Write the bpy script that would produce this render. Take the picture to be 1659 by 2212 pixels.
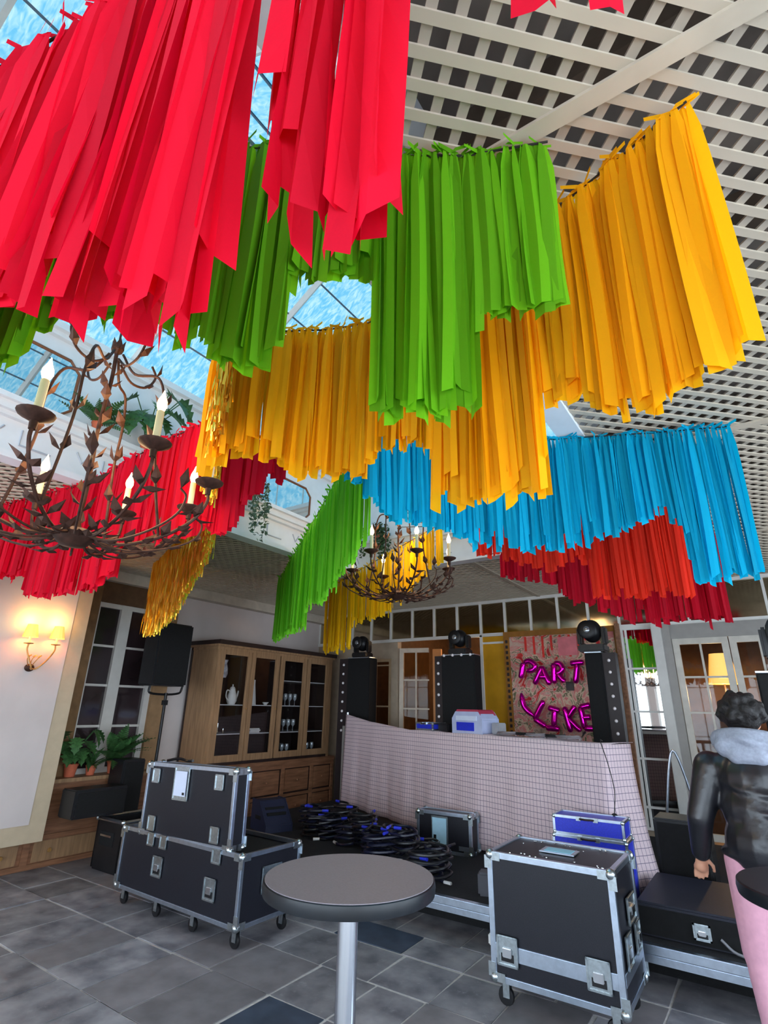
import bpy, bmesh, math, random
from mathutils import Vector, Matrix, Euler
random.seed(7)
for o in list(bpy.data.objects): bpy.data.objects.remove(o)
SC = bpy.context.scene
C = SC.collection
PI = math.pi
# ------------------------------------------------------------------ camera
F_PX = 1142.1
yaw, pitch, roll = [math.radians(a) for a in (34.633, 20.299, 1.087)]
CAM = Vector((0, 0, 1.65))
fw = Vector((-math.sin(yaw)*math.cos(pitch), math.cos(yaw)*math.cos(pitch), math.sin(pitch)))
rt0 = Vector((math.cos(yaw), math.sin(yaw), 0)); up0 = rt0.cross(fw)
rt = rt0*math.cos(roll) + up0*math.sin(roll); up = rt.cross(fw)
cd = bpy.data.cameras.new('camera'); cam = bpy.data.objects.new('camera', cd); C.objects.link(cam)
m = Matrix((rt, up, -fw)).transposed().to_4x4(); m.translation = CAM; cam.matrix_world = m
cd.sensor_fit = 'HORIZONTAL'; cd.sensor_width = 36; cd.lens = F_PX/1659*36; cd.clip_start = .02; cd.clip_end = 200
SC.camera = cam
# ------------------------------------------------------------------ sky, daylight portals, exposure
SC.view_settings.view_transform = 'Standard'; SC.view_settings.look = 'None'
SC.view_settings.gamma = 1; SC.view_settings.use_curve_mapping = False
SC.view_settings.exposure = 1.5
W = bpy.data.worlds.new('sky'); SC.world = W; W.use_nodes = True
bg = W.node_tree.nodes['Background']; bg.inputs['Color'].default_value = (.76, .88, 1.0, 1); bg.inputs['Strength'].default_value = 3.0
def portal(name, loc, rot, sx, sy):
    l = bpy.data.lights.new(name, 'AREA'); l.shape = 'RECTANGLE'; l.size = sx; l.size_y = sy; l.cycles.is_portal = True
    o = bpy.data.objects.new(name, l); C.objects.link(o); o.location = loc; o.rotation_euler = rot
portal('skylight_portal', (-2.475, 2.0, 4.47), (0, 0, 0), 3.4, 6.9)
portal('rear_window_portal', (-2.05, -3.62, 1.7), (PI/2, 0, 0), 9.4, 2.8)
portal('side_window_portal', (2.92, 1.35, 1.7), (PI/2, 0, PI/2), 9.4, 2.8)
# ------------------------------------------------------------------ materials
def s2l(c):
    return tuple(((v/255)/12.92 if v <= 10 else (((v/255)+.055)/1.055)**2.4) for v in c)
MATS = {}
def mat(name, col, rough=.55, metal=0.0, var=.10, scale=9.0, bump=0.0, stretch=None, obj_rand=0.0, spec=.4, emit=0, col2=None, coat=0.0):
    if name in MATS: return MATS[name]
    a = s2l(col)
    mt = bpy.data.materials.new(name); mt.use_nodes = True
    nt = mt.node_tree; N = nt.nodes; L = nt.links; b = N['Principled BSDF']
    tc = N.new('ShaderNodeTexCoord'); mp = N.new('ShaderNodeMapping'); L.new(tc.outputs['Object'], mp.inputs['Vector'])
    if stretch: mp.inputs['Scale'].default_value = stretch
    nz = N.new('ShaderNodeTexNoise'); nz.inputs['Scale'].default_value = scale; nz.inputs['Detail'].default_value = 6
    L.new(mp.outputs[0], nz.inputs['Vector'])
    cr = N.new('ShaderNodeValToRGB'); L.new(nz.outputs['Fac'], cr.inputs[0])
    c1 = s2l(col2) if col2 else tuple(min(1, v*(1+var)+.003*var) for v in a)
    cr.color_ramp.elements[0].position = .32; cr.color_ramp.elements[1].position = .68
    cr.color_ramp.elements[0].color = (*[v*(1-var) for v in a], 1); cr.color_ramp.elements[1].color = (*c1, 1)
    out = cr.outputs[0]
    if obj_rand:
        oi = N.new('ShaderNodeObjectInfo'); hs = N.new('ShaderNodeHueSaturation'); mr = N.new('ShaderNodeMapRange')
        mr.inputs['To Min'].default_value = 1-obj_rand; mr.inputs['To Max'].default_value = 1+obj_rand
        L.new(oi.outputs['Random'], mr.inputs[0]); L.new(mr.outputs[0], hs.inputs['Value']); L.new(out, hs.inputs['Color']); out = hs.outputs[0]
    L.new(out, b.inputs['Base Color'])
    b.inputs['Roughness'].default_value = rough; b.inputs['Metallic'].default_value = metal
    b.inputs['Specular IOR Level'].default_value = spec
    if coat: b.inputs['Coat Weight'].default_value = coat; b.inputs['Coat Roughness'].default_value = .12
    if emit: L.new(out, b.inputs['Emission Color']); b.inputs['Emission Strength'].default_value = emit
    if bump:
        bp = N.new('ShaderNodeBump'); bp.inputs['Strength'].default_value = bump; bp.inputs['Distance'].default_value = .01
        L.new(nz.outputs['Fac'], bp.inputs['Height']); L.new(bp.outputs[0], b.inputs['Normal'])
    MATS[name] = mt
    return mt
def ribbon_mat(name, col, trans=.42, rand=.30):
    mt = bpy.data.materials.new(name); mt.use_nodes = True; nt = mt.node_tree; N = nt.nodes; L = nt.links
    for n in list(N): N.remove(n)
    o = N.new('ShaderNodeOutputMaterial'); d = N.new('ShaderNodeBsdfPrincipled'); t = N.new('ShaderNodeBsdfTranslucent'); mx = N.new('ShaderNodeMixShader')
    d.inputs['Roughness'].default_value = .75; d.inputs['Specular IOR Level'].default_value = .2
    oi = N.new('ShaderNodeObjectInfo'); tc = N.new('ShaderNodeTexCoord'); nz = N.new('ShaderNodeTexNoise'); nz.inputs['Scale'].default_value = 260
    L.new(tc.outputs['Object'], nz.inputs['Vector'])
    ad = N.new('ShaderNodeMath'); ad.operation = 'MULTIPLY_ADD'; L.new(oi.outputs['Random'], ad.inputs[0]); ad.inputs[1].default_value = .85
    m2 = N.new('ShaderNodeMath'); m2.operation = 'MULTIPLY'; m2.inputs[1].default_value = .15; L.new(nz.outputs['Fac'], m2.inputs[0]); L.new(m2.outputs[0], ad.inputs[2])
    mr = N.new('ShaderNodeMapRange'); mr.inputs['To Min'].default_value = 1-rand; mr.inputs['To Max'].default_value = 1+rand*.6; L.new(ad.outputs[0], mr.inputs[0])
    hs = N.new('ShaderNodeHueSaturation'); hs.inputs['Color'].default_value = (*s2l(col), 1); L.new(mr.outputs[0], hs.inputs['Value'])
    L.new(hs.outputs[0], d.inputs['Base Color']); L.new(hs.outputs[0], t.inputs['Color'])
    mx.inputs[0].default_value = trans; L.new(d.outputs[0], mx.inputs[1]); L.new(t.outputs[0], mx.inputs[2]); L.new(mx.outputs[0], o.inputs['Surface'])
    return mt
def glass_mat(name, tint, gloss=.1, wav=0.0, rough=.02):
    mt = bpy.data.materials.new(name); mt.use_nodes = True; nt = mt.node_tree; N = nt.nodes; L = nt.links
    for n in list(N): N.remove(n)
    o = N.new('ShaderNodeOutputMaterial'); t = N.new('ShaderNodeBsdfTransparent'); g = N.new('ShaderNodeBsdfGlossy'); mx = N.new('ShaderNodeMixShader')
    g.inputs['Roughness'].default_value = rough; t.inputs['Color'].default_value = (*tint, 1); mx.inputs[0].default_value = gloss
    if wav:
        tc = N.new('ShaderNodeTexCoord'); mp = N.new('ShaderNodeMapping'); mp.inputs['Scale'].default_value = (1, 3, 1)
        nz = N.new('ShaderNodeTexNoise'); nz.inputs['Scale'].default_value = 9; nz.inputs['Detail'].default_value = 3; nz.inputs['Distortion'].default_value = 1.2
        L.new(tc.outputs['Object'], mp.inputs[0]); L.new(mp.outputs[0], nz.inputs['Vector'])
        cr = N.new('ShaderNodeValToRGB'); cr.color_ramp.elements[0].position = .38; cr.color_ramp.elements[1].position = .66
        cr.color_ramp.elements[0].color = (*tint, 1); cr.color_ramp.elements[1].color = (tint[0]*1.75, tint[1]*1.22, tint[2]*1.08, 1)
        L.new(nz.outputs['Fac'], cr.inputs[0]); L.new(cr.outputs[0], t.inputs['Color'])
    L.new(t.outputs[0], mx.inputs[1]); L.new(g.outputs[0], mx.inputs[2]); L.new(mx.outputs[0], o.inputs['Surface'])
    return mt
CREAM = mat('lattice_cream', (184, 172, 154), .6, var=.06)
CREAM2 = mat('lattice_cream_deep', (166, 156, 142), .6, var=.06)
WHITEP = mat('white_paint', (226, 224, 220), .5, var=.04)
LANT = mat('lantern_white', (222, 226, 230), .6, var=.03)
WALLW = mat('plaster_lavender_white', (206, 195, 192), .8, var=.04, scale=3)
BEIGE = mat('beige_trim', (190, 172, 146), .7, var=.06)
GREYP = mat('grey_paint', (150, 146, 142), .6, var=.06)
OAK = mat('oak', (154, 120, 88), .5, var=.22, scale=5, stretch=(6, 6, .6))
OAKD = mat('oak_reddish', (136, 94, 68), .5, var=.28, scale=5, stretch=(6, .7, 6))
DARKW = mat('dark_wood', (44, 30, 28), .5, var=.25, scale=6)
BROWN = mat('brown_plaster', (92, 66, 44), .7, var=.2)
VOIDM = mat('ceiling_void_dark', (128, 118, 110), .9, var=.35, scale=3)
STAGE = mat('stage_carpet', (30, 29, 34), .95, var=.3, scale=60)
BLACK = mat('black_cloth', (13, 13, 15), .85, var=.3, scale=40)
BLACKP = mat('black_plastic', (22, 22, 25), .4, var=.2)
LAMIN = mat('case_laminate', (20, 21, 31), .42, var=.35, scale=220, bump=.05)
ALU = mat('aluminium', (196, 208, 224), .30, 1.0, var=.08, scale=30)
CHROME = mat('chrome', (225, 228, 232), .12, 1.0, var=.03)
STEEL = mat('galvanised', (190, 200, 205), .28, 1.0, var=.15, scale=50)
PAPER = mat('paper_label', (205, 214, 236), .6, var=.04)
RUST = mat('rusty_iron', (70, 45, 36), .55, .55, var=.4, scale=30)
CANDLE = mat('candle_cream', (232, 214, 170), .5, var=.05)
BLUEC = mat('blue_panel', (38, 52, 196), .4, var=.12, scale=80)
TERRA = mat('terracotta', (204, 108, 78), .8, var=.12)
LEAF = mat('leaf_green', (58, 98, 52), .5, var=.35, scale=8, obj_rand=.25)
LEAFD = mat('leaf_dark', (50, 78, 50), .55, var=.35, scale=8, obj_rand=.25)
LEAFG = mat('leaf_greygreen', (96, 120, 100), .6, var=.3, scale=8)
MAGENTA = mat('magenta_foil', (214, 8, 168), .16, .85, var=.1)
WIRE = mat('dark_wire', (40, 36, 34), .5, var=.2)
YELLOWW = mat('yellow_wall', (206, 150, 18), .6, var=.06)
PORC = mat('porcelain', (224, 224, 224), .25, var=.04)
MORTAR = mat('mortar', (196, 192, 190), .9, var=.12, scale=30)
MIRROR = mat('mirror_glass', (214, 216, 216), .02, 1.0, var=.01)
MIRD = mat('mirror_glass_aged', (176, 164, 140), .08, 1.0, var=.08)
GLASS = glass_mat('window_glass', (.97, .98, .985), .02)
GLASSD = glass_mat('cabinet_glass', (.9, .9, .9), .035)
ROOFG = glass_mat('roof_glass', (.17, .295, .345), .02, wav=1)
def bulb_mat(name, col, st, core=(1, .92, .72)):
    mt = bpy.data.materials.new(name); mt.use_nodes = True; b = mt.node_tree.nodes['Principled BSDF']
    lw = mt.node_tree.nodes.new('ShaderNodeLayerWeight'); cr = mt.node_tree.nodes.new('ShaderNodeValToRGB')
    mt.node_tree.links.new(lw.outputs['Facing'], cr.inputs[0]); cr.color_ramp.elements[0].color = (*core, 1); cr.color_ramp.elements[1].color = (*col, 1)
    mt.node_tree.links.new(cr.outputs[0], b.inputs['Emission Color']); b.inputs['Emission Strength'].default_value = st
    b.inputs['Base Color'].default_value = (*col, 1)
    return mt
BULB = bulb_mat('bulb_warm', (1, .55, .16), 5)
SHADE = bulb_mat('lampshade_lit', (1, .40, .05), .40, (1, .66, .20))
# ------------------------------------------------------------------ mesh helpers
class M:
    def __init__(s): s.v = []; s.f = []
    def box(s, x0, y0, z0, x1, y1, z1, mx=None):
        b = len(s.v)
        p = [(x0, y0, z0), (x1, y0, z0), (x1, y1, z0), (x0, y1, z0), (x0, y0, z1), (x1, y0, z1), (x1, y1, z1), (x0, y1, z1)]
        s.v += [tuple(mx @ Vector(q)) for q in p] if mx else p
        s.f += [tuple(b+i for i in q) for q in ((0, 3, 2, 1), (4, 5, 6, 7), (0, 1, 5, 4), (1, 2, 6, 5), (2, 3, 7, 6), (3, 0, 4, 7))]
        return s
    def cbox(s, c, d, mx=None):
        return s.box(c[0]-d[0]/2, c[1]-d[1]/2, c[2]-d[2]/2, c[0]+d[0]/2, c[1]+d[1]/2, c[2]+d[2]/2, mx)
    def tube(s, pts, r, n=8, cap=True, flat=1.0):
        pts = [Vector(p) for p in pts]; k = len(pts); b = len(s.v)
        rs = r if isinstance(r, (list, tuple)) else [r]*k
        prev = None
        for i, p in enumerate(pts):
            t = (pts[min(i+1, k-1)]-pts[max(i-1, 0)])
            if t.length < 1e-9: t = Vector((0, 0, 1))
            t.normalize()
            if prev is None:
                a = Vector((0, 0, 1)) if abs(t.z) < .9 else Vector((1, 0, 0))
                u = t.cross(a).normalized()
            else:
                u = (prev-t*prev.dot(t)); u = u.normalized() if u.length > 1e-6 else t.orthogonal().normalized()
            prev = u; w = t.cross(u)
            for j in range(n):
                a = 2*PI*j/n; s.v.append(tuple(p+u*math.cos(a)*rs[i]+w*math.sin(a)*rs[i]*flat))
        for i in range(k-1):
            for j in range(n):
                s.f.append((b+i*n+j, b+i*n+(j+1) % n, b+(i+1)*n+(j+1) % n, b+(i+1)*n+j))
        if cap: s.f.append(tuple(b+j for j in reversed(range(n)))); s.f.append(tuple(b+(k-1)*n+j for j in range(n)))
        return s
    def lathe(s, prof, n=16, c=(0, 0, 0), mx=None):
        b = len(s.v); k = len(prof)
        for r, z in prof:
            for j in range(n):
                a = 2*PI*j/n; q = Vector((c[0]+r*math.cos(a), c[1]+r*math.sin(a), c[2]+z)); s.v.append(tuple(mx @ q) if mx else tuple(q))
        for i in range(k-1):
            for j in range(n): s.f.append((b+i*n+j, b+i*n+(j+1) % n, b+(i+1)*n+(j+1) % n, b+(i+1)*n+j))
        s.f.append(tuple(b+j for j in reversed(range(n)))); s.f.append(tuple(b+(k-1)*n+j for j in range(n)))
        return s
    def ball(s, c, r, n=10, sc=(1, 1, 1), mx=None):
        prof = [(max(1e-4, math.sin(PI*i/n))*r, -math.cos(PI*i/n)*r) for i in range(n+1)]
        b = len(s.v); s.lathe(prof, n+2)
        for i in range(b, len(s.v)):
            q = Vector((s.v[i][0]*sc[0], s.v[i][1]*sc[1], s.v[i][2]*sc[2]))
            if mx: q = mx @ q
            s.v[i] = tuple(q+Vector(c))
        return s
    def prism(s, poly, t0, t1, plane='xz'):
        b = len(s.v); n = len(poly)
        for t in (t0, t1):
            for p in poly:
                s.v.append({'xz': (p[0], t, p[1]), 'xy': (p[0], p[1], t), 'yz': (t, p[0], p[1])}[plane])
        s.f.append(tuple(b+i for i in range(n))); s.f.append(tuple(b+n+i for i in reversed(range(n))))
        for i in range(n): s.f.append((b+i, b+(i+1) % n, b+n+(i+1) % n, b+n+i))
        return s
    def mesh(s, name, m, smooth=False, bevel=0):
        me = bpy.data.meshes.new(name); me.from_pydata(s.v, [], s.f); me.materials.append(m)
        bm = bmesh.new(); bm.from_mesh(me)
        if bevel: bmesh.ops.bevel(bm, geom=bm.edges[:], offset=bevel, segments=2, affect='EDGES', clamp_overlap=True)
        bmesh.ops.recalc_face_normals(bm, faces=bm.faces[:])
        bm.to_mesh(me); bm.free()
        if smooth:
            for p in me.polygons: p.use_smooth = True
            try: me.set_sharp_from_angle(angle=math.radians(40))
            except Exception: pass
        return me
    def obj(s, name, m, parent=None, loc=(0, 0, 0), rot=(0, 0, 0), smooth=False, bevel=0):
        return inst(name, s.mesh(name, m, smooth, bevel), parent, loc, rot)
def inst(name, me, parent=None, loc=(0, 0, 0), rot=(0, 0, 0), scale=(1, 1, 1)):
    o = bpy.data.objects.new(name, me); C.objects.link(o); o.parent = parent
    o.location = loc; o.rotation_euler = rot; o.scale = scale
    return o
def tag(o, label, cat, group=None, kind=None):
    o['label'] = label; o['category'] = cat
    if group: o['group'] = group
    if kind: o['kind'] = kind
    return o
def thing(name, label, cat, loc=(0, 0, 0), rz=0, group=None, rot=None):
    o = bpy.data.objects.new(name, None); C.objects.link(o); o.location = loc; o.rotation_euler = rot or (0, 0, rz)
    return tag(o, label, cat, group)
def struct(o): o['kind'] = 'structure'; return o
def empty_struct(name, loc=(0, 0, 0)):
    o = bpy.data.objects.new(name, None); C.objects.link(o); o.location = loc; return struct(o)
def bx(*a, mx=None): return M().box(*a, mx=mx)
def interp(tab, x):
    for (a, va), (b, vb) in zip(tab, tab[1:]):
        if a <= x <= b and b > a: return va+(vb-va)*(x-a)/(b-a)
    return tab[0][1] if x < tab[0][0] else tab[-1][1]
def bez(pts, n=8):
    out = []; P = [Vector(p) for p in pts]
    Q = [P[0]*2-P[1]]+P+[P[-1]*2-P[-2]]
    for i in range(1, len(Q)-2):
        for j in range(n):
            t = j/n; a, b, c, d = Q[i-1:i+3]
            out.append(.5*((2*b)+(c-a)*t+(2*a-5*b+4*c-d)*t*t+(3*b-a-3*c+d)*t**3))
    out.append(P[-1]); return out

# ================================================================== SETTING
XL, YB, XR, YR, ZC = -7.0, 8.0, 2.9, -3.6, 3.30
VX0, VX1, VY0, VY1, ZE = -4.2, -.75, -1.5, 5.5, 4.5      # roof lantern opening
# ---- floor with slabs
fl = bx(XL-.3, YR-.3, -.2, XR+.3, 11, -.006).obj('floor', MORTAR); struct(fl)
def slate_mat():
    mt = mat('flagstone', (110, 109, 118), .5, var=.25, scale=5, bump=.25, obj_rand=.24, col2=(152, 150, 155), spec=.5)
    nt = mt.node_tree; N = nt.nodes; L = nt.links; b = N['Principled BSDF']
    src = b.inputs['Base Color'].links[0].from_socket
    n2 = N.new('ShaderNodeTexNoise'); n2.inputs['Scale'].default_value = 14; n2.inputs['Detail'].default_value = 9; n2.inputs['Roughness'].default_value = .75
    geo = N.new('ShaderNodeNewGeometry'); L.new(geo.outputs['Position'], n2.inputs['Vector'])
    cr = N.new('ShaderNodeValToRGB'); cr.color_ramp.elements[0].position = .56; cr.color_ramp.elements[1].position = .8
    L.new(n2.outputs['Fac'], cr.inputs[0]); mx = N.new('ShaderNodeMixRGB'); L.new(cr.outputs[0], mx.inputs[0]); L.new(src, mx.inputs[1]); mx.inputs[2].default_value = (.36, .36, .38, 1)
    L.new(mx.outputs[0], b.inputs['Base Color']); return mt
SLATE = slate_mat(); SLATEB = mat('flagstone_dark', (58, 68, 84), .5, var=.3, scale=6, bump=.2, spec=.5); SLATEW = mat('flagstone_warm', (124, 120, 124), .5, var=.2, scale=6, bump=.25, obj_rand=.15, spec=.5)
rows = [.55, 1.02, 1.66, 2.31, 2.96, 3.45, 3.92, 4.28, 4.75]
fixed = {2.31: [-6.66, -6.06, -5.63, -5.04, -4.59, -4.21, -3.78, -3.35, -2.83, -2.37, -2.0, -1.45, -1.0, -.4, .2, .8, 1.4, 2.0],
         2.96: [-6.66, -6.06, -5.63, -5.04, -4.69, -4.23, -3.8, -3.4, -2.83, -2.37, -2.01, -1.5, -1.1, -.6, 0, .5, 1.1, 1.7],
         3.45: [-6.66, -5.9, -5.3, -4.8, -4.2, -3.7, -3.3, -2.84, -2.45, -2.0, -1.6, -1.15, -.7, -.2, .3, .9, 1.5]}
rs = random.Random(3)
for r0, r1 in zip(rows, rows[1:]):
    xs = fixed.get(r0)
    if not xs:
        xs = [-6.66]
        while xs[-1] < 1.7: xs.append(xs[-1]+rs.uniform(.36, .66))
    for a, b in zip(xs, xs[1:]):
        g = .013; h = rs.uniform(-.004, .003)
        q = [(a+g+rs.uniform(-.006, .006), r0+g+rs.uniform(-.006, .006)), (b-g+rs.uniform(-.006, .006), r0+g+rs.uniform(-.006, .006)),
             (b-g+rs.uniform(-.006, .006), r1-g+rs.uniform(-.006, .006)), (a+g+rs.uniform(-.006, .006), r1-g+rs.uniform(-.006, .006))]
        mm = M(); mm.prism(q, -.03, h, 'xy')
        pick = rs.random()
        M.obj(mm, 'slab', SLATEB if pick < .16 else (SLATEW if pick < .36 else SLATE), fl, bevel=.004)
# ---- walls
struct(bx(XL-.2, YR-.2, 0, XL, YB+2.2, 3.9).obj('wall_left', WALLW))
def win_wall(name, axis, at, a0, a1, z1, openings, mtl, t=.2, side=1):
    mm = M(); cur = a0
    def blk(p, q, za, zb):
        if axis == 'x': mm.box(p, min(at, at+t*side), za, q, max(at, at+t*side), zb)
        else: mm.box(min(at, at+t*side), p, za, max(at, at+t*side), q, zb)
    for p, q, za, zb in openings:
        blk(cur, p, 0, z1); blk(p, q, 0, za); blk(p, q, zb, z1); cur = q
    blk(cur, a1, 0, z1)
    return struct(mm.obj(name, mtl))
rear_op = [(-6.7, -5.0, .3, 3.1), (-4.8, -3.1, .3, 3.1), (-2.9, -1.2, .3, 3.1), (-1.0, .7, .3, 3.1), (.9, 2.6, .3, 3.1)]
win_wall('wall_rear', 'x', YR, XL, XR, 3.9, rear_op, WALLW, side=-1)
side_op = [(-3.3, -1.6, .3, 3.1), (-1.4, .3, .3, 3.1), (.5, 2.2, .3, 3.1), (2.4, 4.1, .3, 3.1), (4.3, 6.0, .3, 3.1)]
win_wall('wall_right', 'y', XR, YR-.2, YB+2.2, 3.9, side_op, WALLW)
wn = 10
for ax, ops in (('x', rear_op), ('y', side_op)):
    for p, q, za, zb in ops:
        w = empty_struct('window_%d' % wn); wn += 1
        at = YR-.1 if ax == 'x' else XR+.1
        def bar(u0, u1, v0, v1, nm='bar', mt=WHITEP, t=.03):
            (bx(u0, at-t, v0, u1, at+t, v1) if ax == 'x' else bx(at-t, u0, v0, at+t, u1, v1)).obj(nm, mt, w)
        for u in (p, q-.06): bar(u, u+.06, za, zb, 'frame')
        for v in (za, zb-.06): bar(p, q, v, v+.06, 'frame')
        for i in range(1, 4): u = p+(q-p)*i/4; bar(u-.012, u+.012, za, zb)
        for i in range(1, 4): v = za+(zb-za)*i/4; bar(p, q, v-.012, v+.012)
        bar(p+.02, q-.02, za+.02, zb-.02, 'pane', GLASS, .003)
# ---- back wall (y = 8): low solid piers, the bars and panes of the mirrored partition, rooms behind
bw = M()
bw.box(XL, YB, 0, -5.82, YB+.12, 2.76); bw.box(-5.82, YB, 2.46, -5.18, YB+.12, 2.76); bw.box(-5.31, YB, 0, -5.18, YB+.12, 2.46)
bw.box(-5.82, YB, 0, -5.31, YB+.12, .30); bw.box(-3.57, YB+.03, 0, -1.5, YB+.12, 2.76); bw.box(-1.5, YB+.03, 0, -.9, YB+.12, 2.76)
bw.box(-.9, YB, 2.57, XR, YB+.12, 2.76); bw.box(XL, YB+.03, 2.76, XR, YB+.12, 3.9)
struct(bw.obj('wall_back', mat('back_wall_paint', (176, 158, 138), .7, var=.08)))
w = empty_struct('window_1')
bx(XL, YB-.03, 2.735, XR, YB+.02, 2.785).obj('rail', WHITEP, w); bx(XL, YB-.03, 3.255, XR, YB+.02, 3.30).obj('rail', WHITEP, w)
mulls = [-6.995+.43*0, -6.6, -6.18, -5.75, -5.322, -4.875, -4.44, -4.005, -3.584, -3.17, -2.754, -2.338, -1.907, -1.50, -1.07, -.64, -.21, .22, .65, 1.08, 1.51, 1.94, 2.37, 2.85]
for x in mulls: bx(x-.016, YB-.025, 2.76, x+.016, YB+.02, 3.28).obj('mullion', WHITEP, w)
for a, b in zip(mulls, mulls[1:]): bx(a+.012, YB+.005, 2.77, b-.012, YB+.02, 3.27).obj('pane', MIRD, w)
bx(-3.605, YB-.03, .27, -3.565, YB+.03, 2.76).obj('mullion', WHITEP, w)
bx(-3.565, YB+.0, .27, -3.17, YB+.03, 2.76).obj('panel', YELLOWW, w)
bx(-3.565, YB-.02, 2.62, -3.17, YB+.01, 2.65).obj('rail', WHITEP, w)
bx(-1.555, YB-.10, .27, -1.50, YB+.03, 2.80).obj('post', OAKD, w)
def leaf(name, x0, x1, z0, z1, cols, zs, parent, fw_=.07, mt=WHITEP, pane=GLASS, back=True):
    mm = M()
    bx(x0, -.025, z0, x0+fw_, .025, z1).obj('stile', mt, parent); bx(x1-fw_, -.025, z0, x1, .025, z1).obj('stile', mt, parent)
    bx(x0+fw_, -.024, z0, x1-fw_, .024, z0+fw_).obj('rail', mt, parent); bx(x0+fw_, -.024, z1-fw_, x1-fw_, .024, z1).obj('rail', mt, parent)
    for c in cols: bx(c-.012, -.018, z0+fw_, c+.012, .018, z1-fw_).obj('muntin', mt, parent)
    for z in zs: bx(x0+fw_, -.017, z-.012, x1-fw_, .017, z+.012).obj('muntin', mt, parent)
    ux = [x0+fw_]+list(cols)+[x1-fw_]; uz = [z0+fw_]+list(zs)+[z1-fw_]
    for a, b in zip(ux, ux[1:]):
        for c, d in zip(uz, uz[1:]): bx(a, -.003, c, b, .003, d).obj('pane', pane, parent)
# closed glazed door, open french door, mirror bay, french windows
d1 = empty_struct('door_1', (0, YB+.04, 0)); leaf('x', -5.80, -5.32, .3, 2.46, [-5.72+.0], [1.67, 2.35], d1, .05, mat('beige_door', (178, 152, 120), .5), glass_mat('dim_glass', (.6, .55, .5), .012))
d2 = empty_struct('door_2', (-5.17, YB+.06, 0)); d2.rotation_euler = (0, 0, math.radians(14)); leaf('x', 0, .60, .28, 2.63, [.30], [1.18, 1.64, 2.10], d2, .075, mat('door_offwhite', (206, 190, 172), .5), glass_mat('dim_glass2', (.8, .72, .62), .012))
bx(-4.60, YB+.14, .0, -4.45, YB+.22, 2.62).obj('jamb', mat('jamb_lit_orange', (196, 128, 66), .5, var=.1), d2).location = (5.17, -YB-.06, 0)  # warm light on the door edge is put into the jamb's orange colour
d2.children[-1].matrix_parent_inverse = d2.matrix_basis.inverted(); d2.children[-1].location = (0, 0, 0)
d3 = empty_struct('window_2', (0, YB-.0, 0)); leaf('x', -1.50, -1.09, .30, 2.74, [-1.44+.0], [.55, 1.10, 1.66, 2.20], d3, .025, WHITEP, MIRROR)
for o in d3.children:
    if o.name.startswith('pane'): o.location.y = .012
struct(bx(-1.09, YB-.16, .27, -.98, YB+.03, 2.76).obj('trim_1', mat('pillar_white', (202, 200, 196), .5, var=.05)))
struct(bx(-.98, YB-.10, .27, -.885, YB+.03, 2.76).obj('trim_2', GREYP)); struct(bx(-.885, YB-.06, 2.56, XR, YB+.0, 2.74).obj('trim_3', GREYP))
for i, (a, b) in enumerate(((-.88, -.26), (-.25, .37), (.40, 1.02), (1.03, 1.65), (1.68, 2.3))):
    d = empty_struct('door_%d' % (3+i), (0, YB-.02, 0)); leaf('x', a, b, .27, 2.56, [(a+b)/2], [.73, 1.19, 1.66, 2.08], d, .075, mat('french_window_paint', (196, 190, 180), .5), GLASS)
struct(bx(2.3, YB-.05, 0, XR, YB+.1, 2.6).obj('trim_4', GREYP))
# rooms behind the partition
nr = M(); nr.box(XL, 10.0, 0, XR, 10.2, 3.9); nr.box(-3.4, 8.13, 0, -3.3, 10, 3.9); nr.box(-5.35, 8.13, 0, -5.25, 10, 3.9); nr.box(XL, 8.12, 3.3, XR, 10.2, 3.4); struct(nr.obj('wall_adjoining', BROWN))
sh = thing('orange_glow', 'orange glow built as a lampshade beyond the french window panes', 'lamp', (-.45, 9.3, 2.05))  # lampshade form added to carry the orange glow in the french window
M().lathe([(.20, 0), (.13, .42)], 20).obj('glow_shade', SHADE, sh, smooth=True); M().tube([(0, 0, -.25), (0, 0, .1)], .012).obj('stem', WIRE, sh); M().box(-.1, -.02, -.30, .1, .7, -.25).obj('bracket', WIRE, sh)
def point(name, loc, col, pw, r=.05):
    l = bpy.data.lights.new(name, 'POINT'); l.color = col; l.energy = pw; l.shadow_soft_size = r
    o = bpy.data.objects.new(name, l); C.objects.link(o); o.location = loc; return o
point('adjoining_warm_light', (-.45, 9.25, 1.9), (1, .6, .25), 12); point('adjoining_warm_light', (-4.0, 9.0, 2.6), (1, .62, .3), 10)  # first one goes with the added orange glow
point('adjoining_warm_light', (-6.1, 9.0, 2.6), (1, .7, .45), 5)
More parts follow.
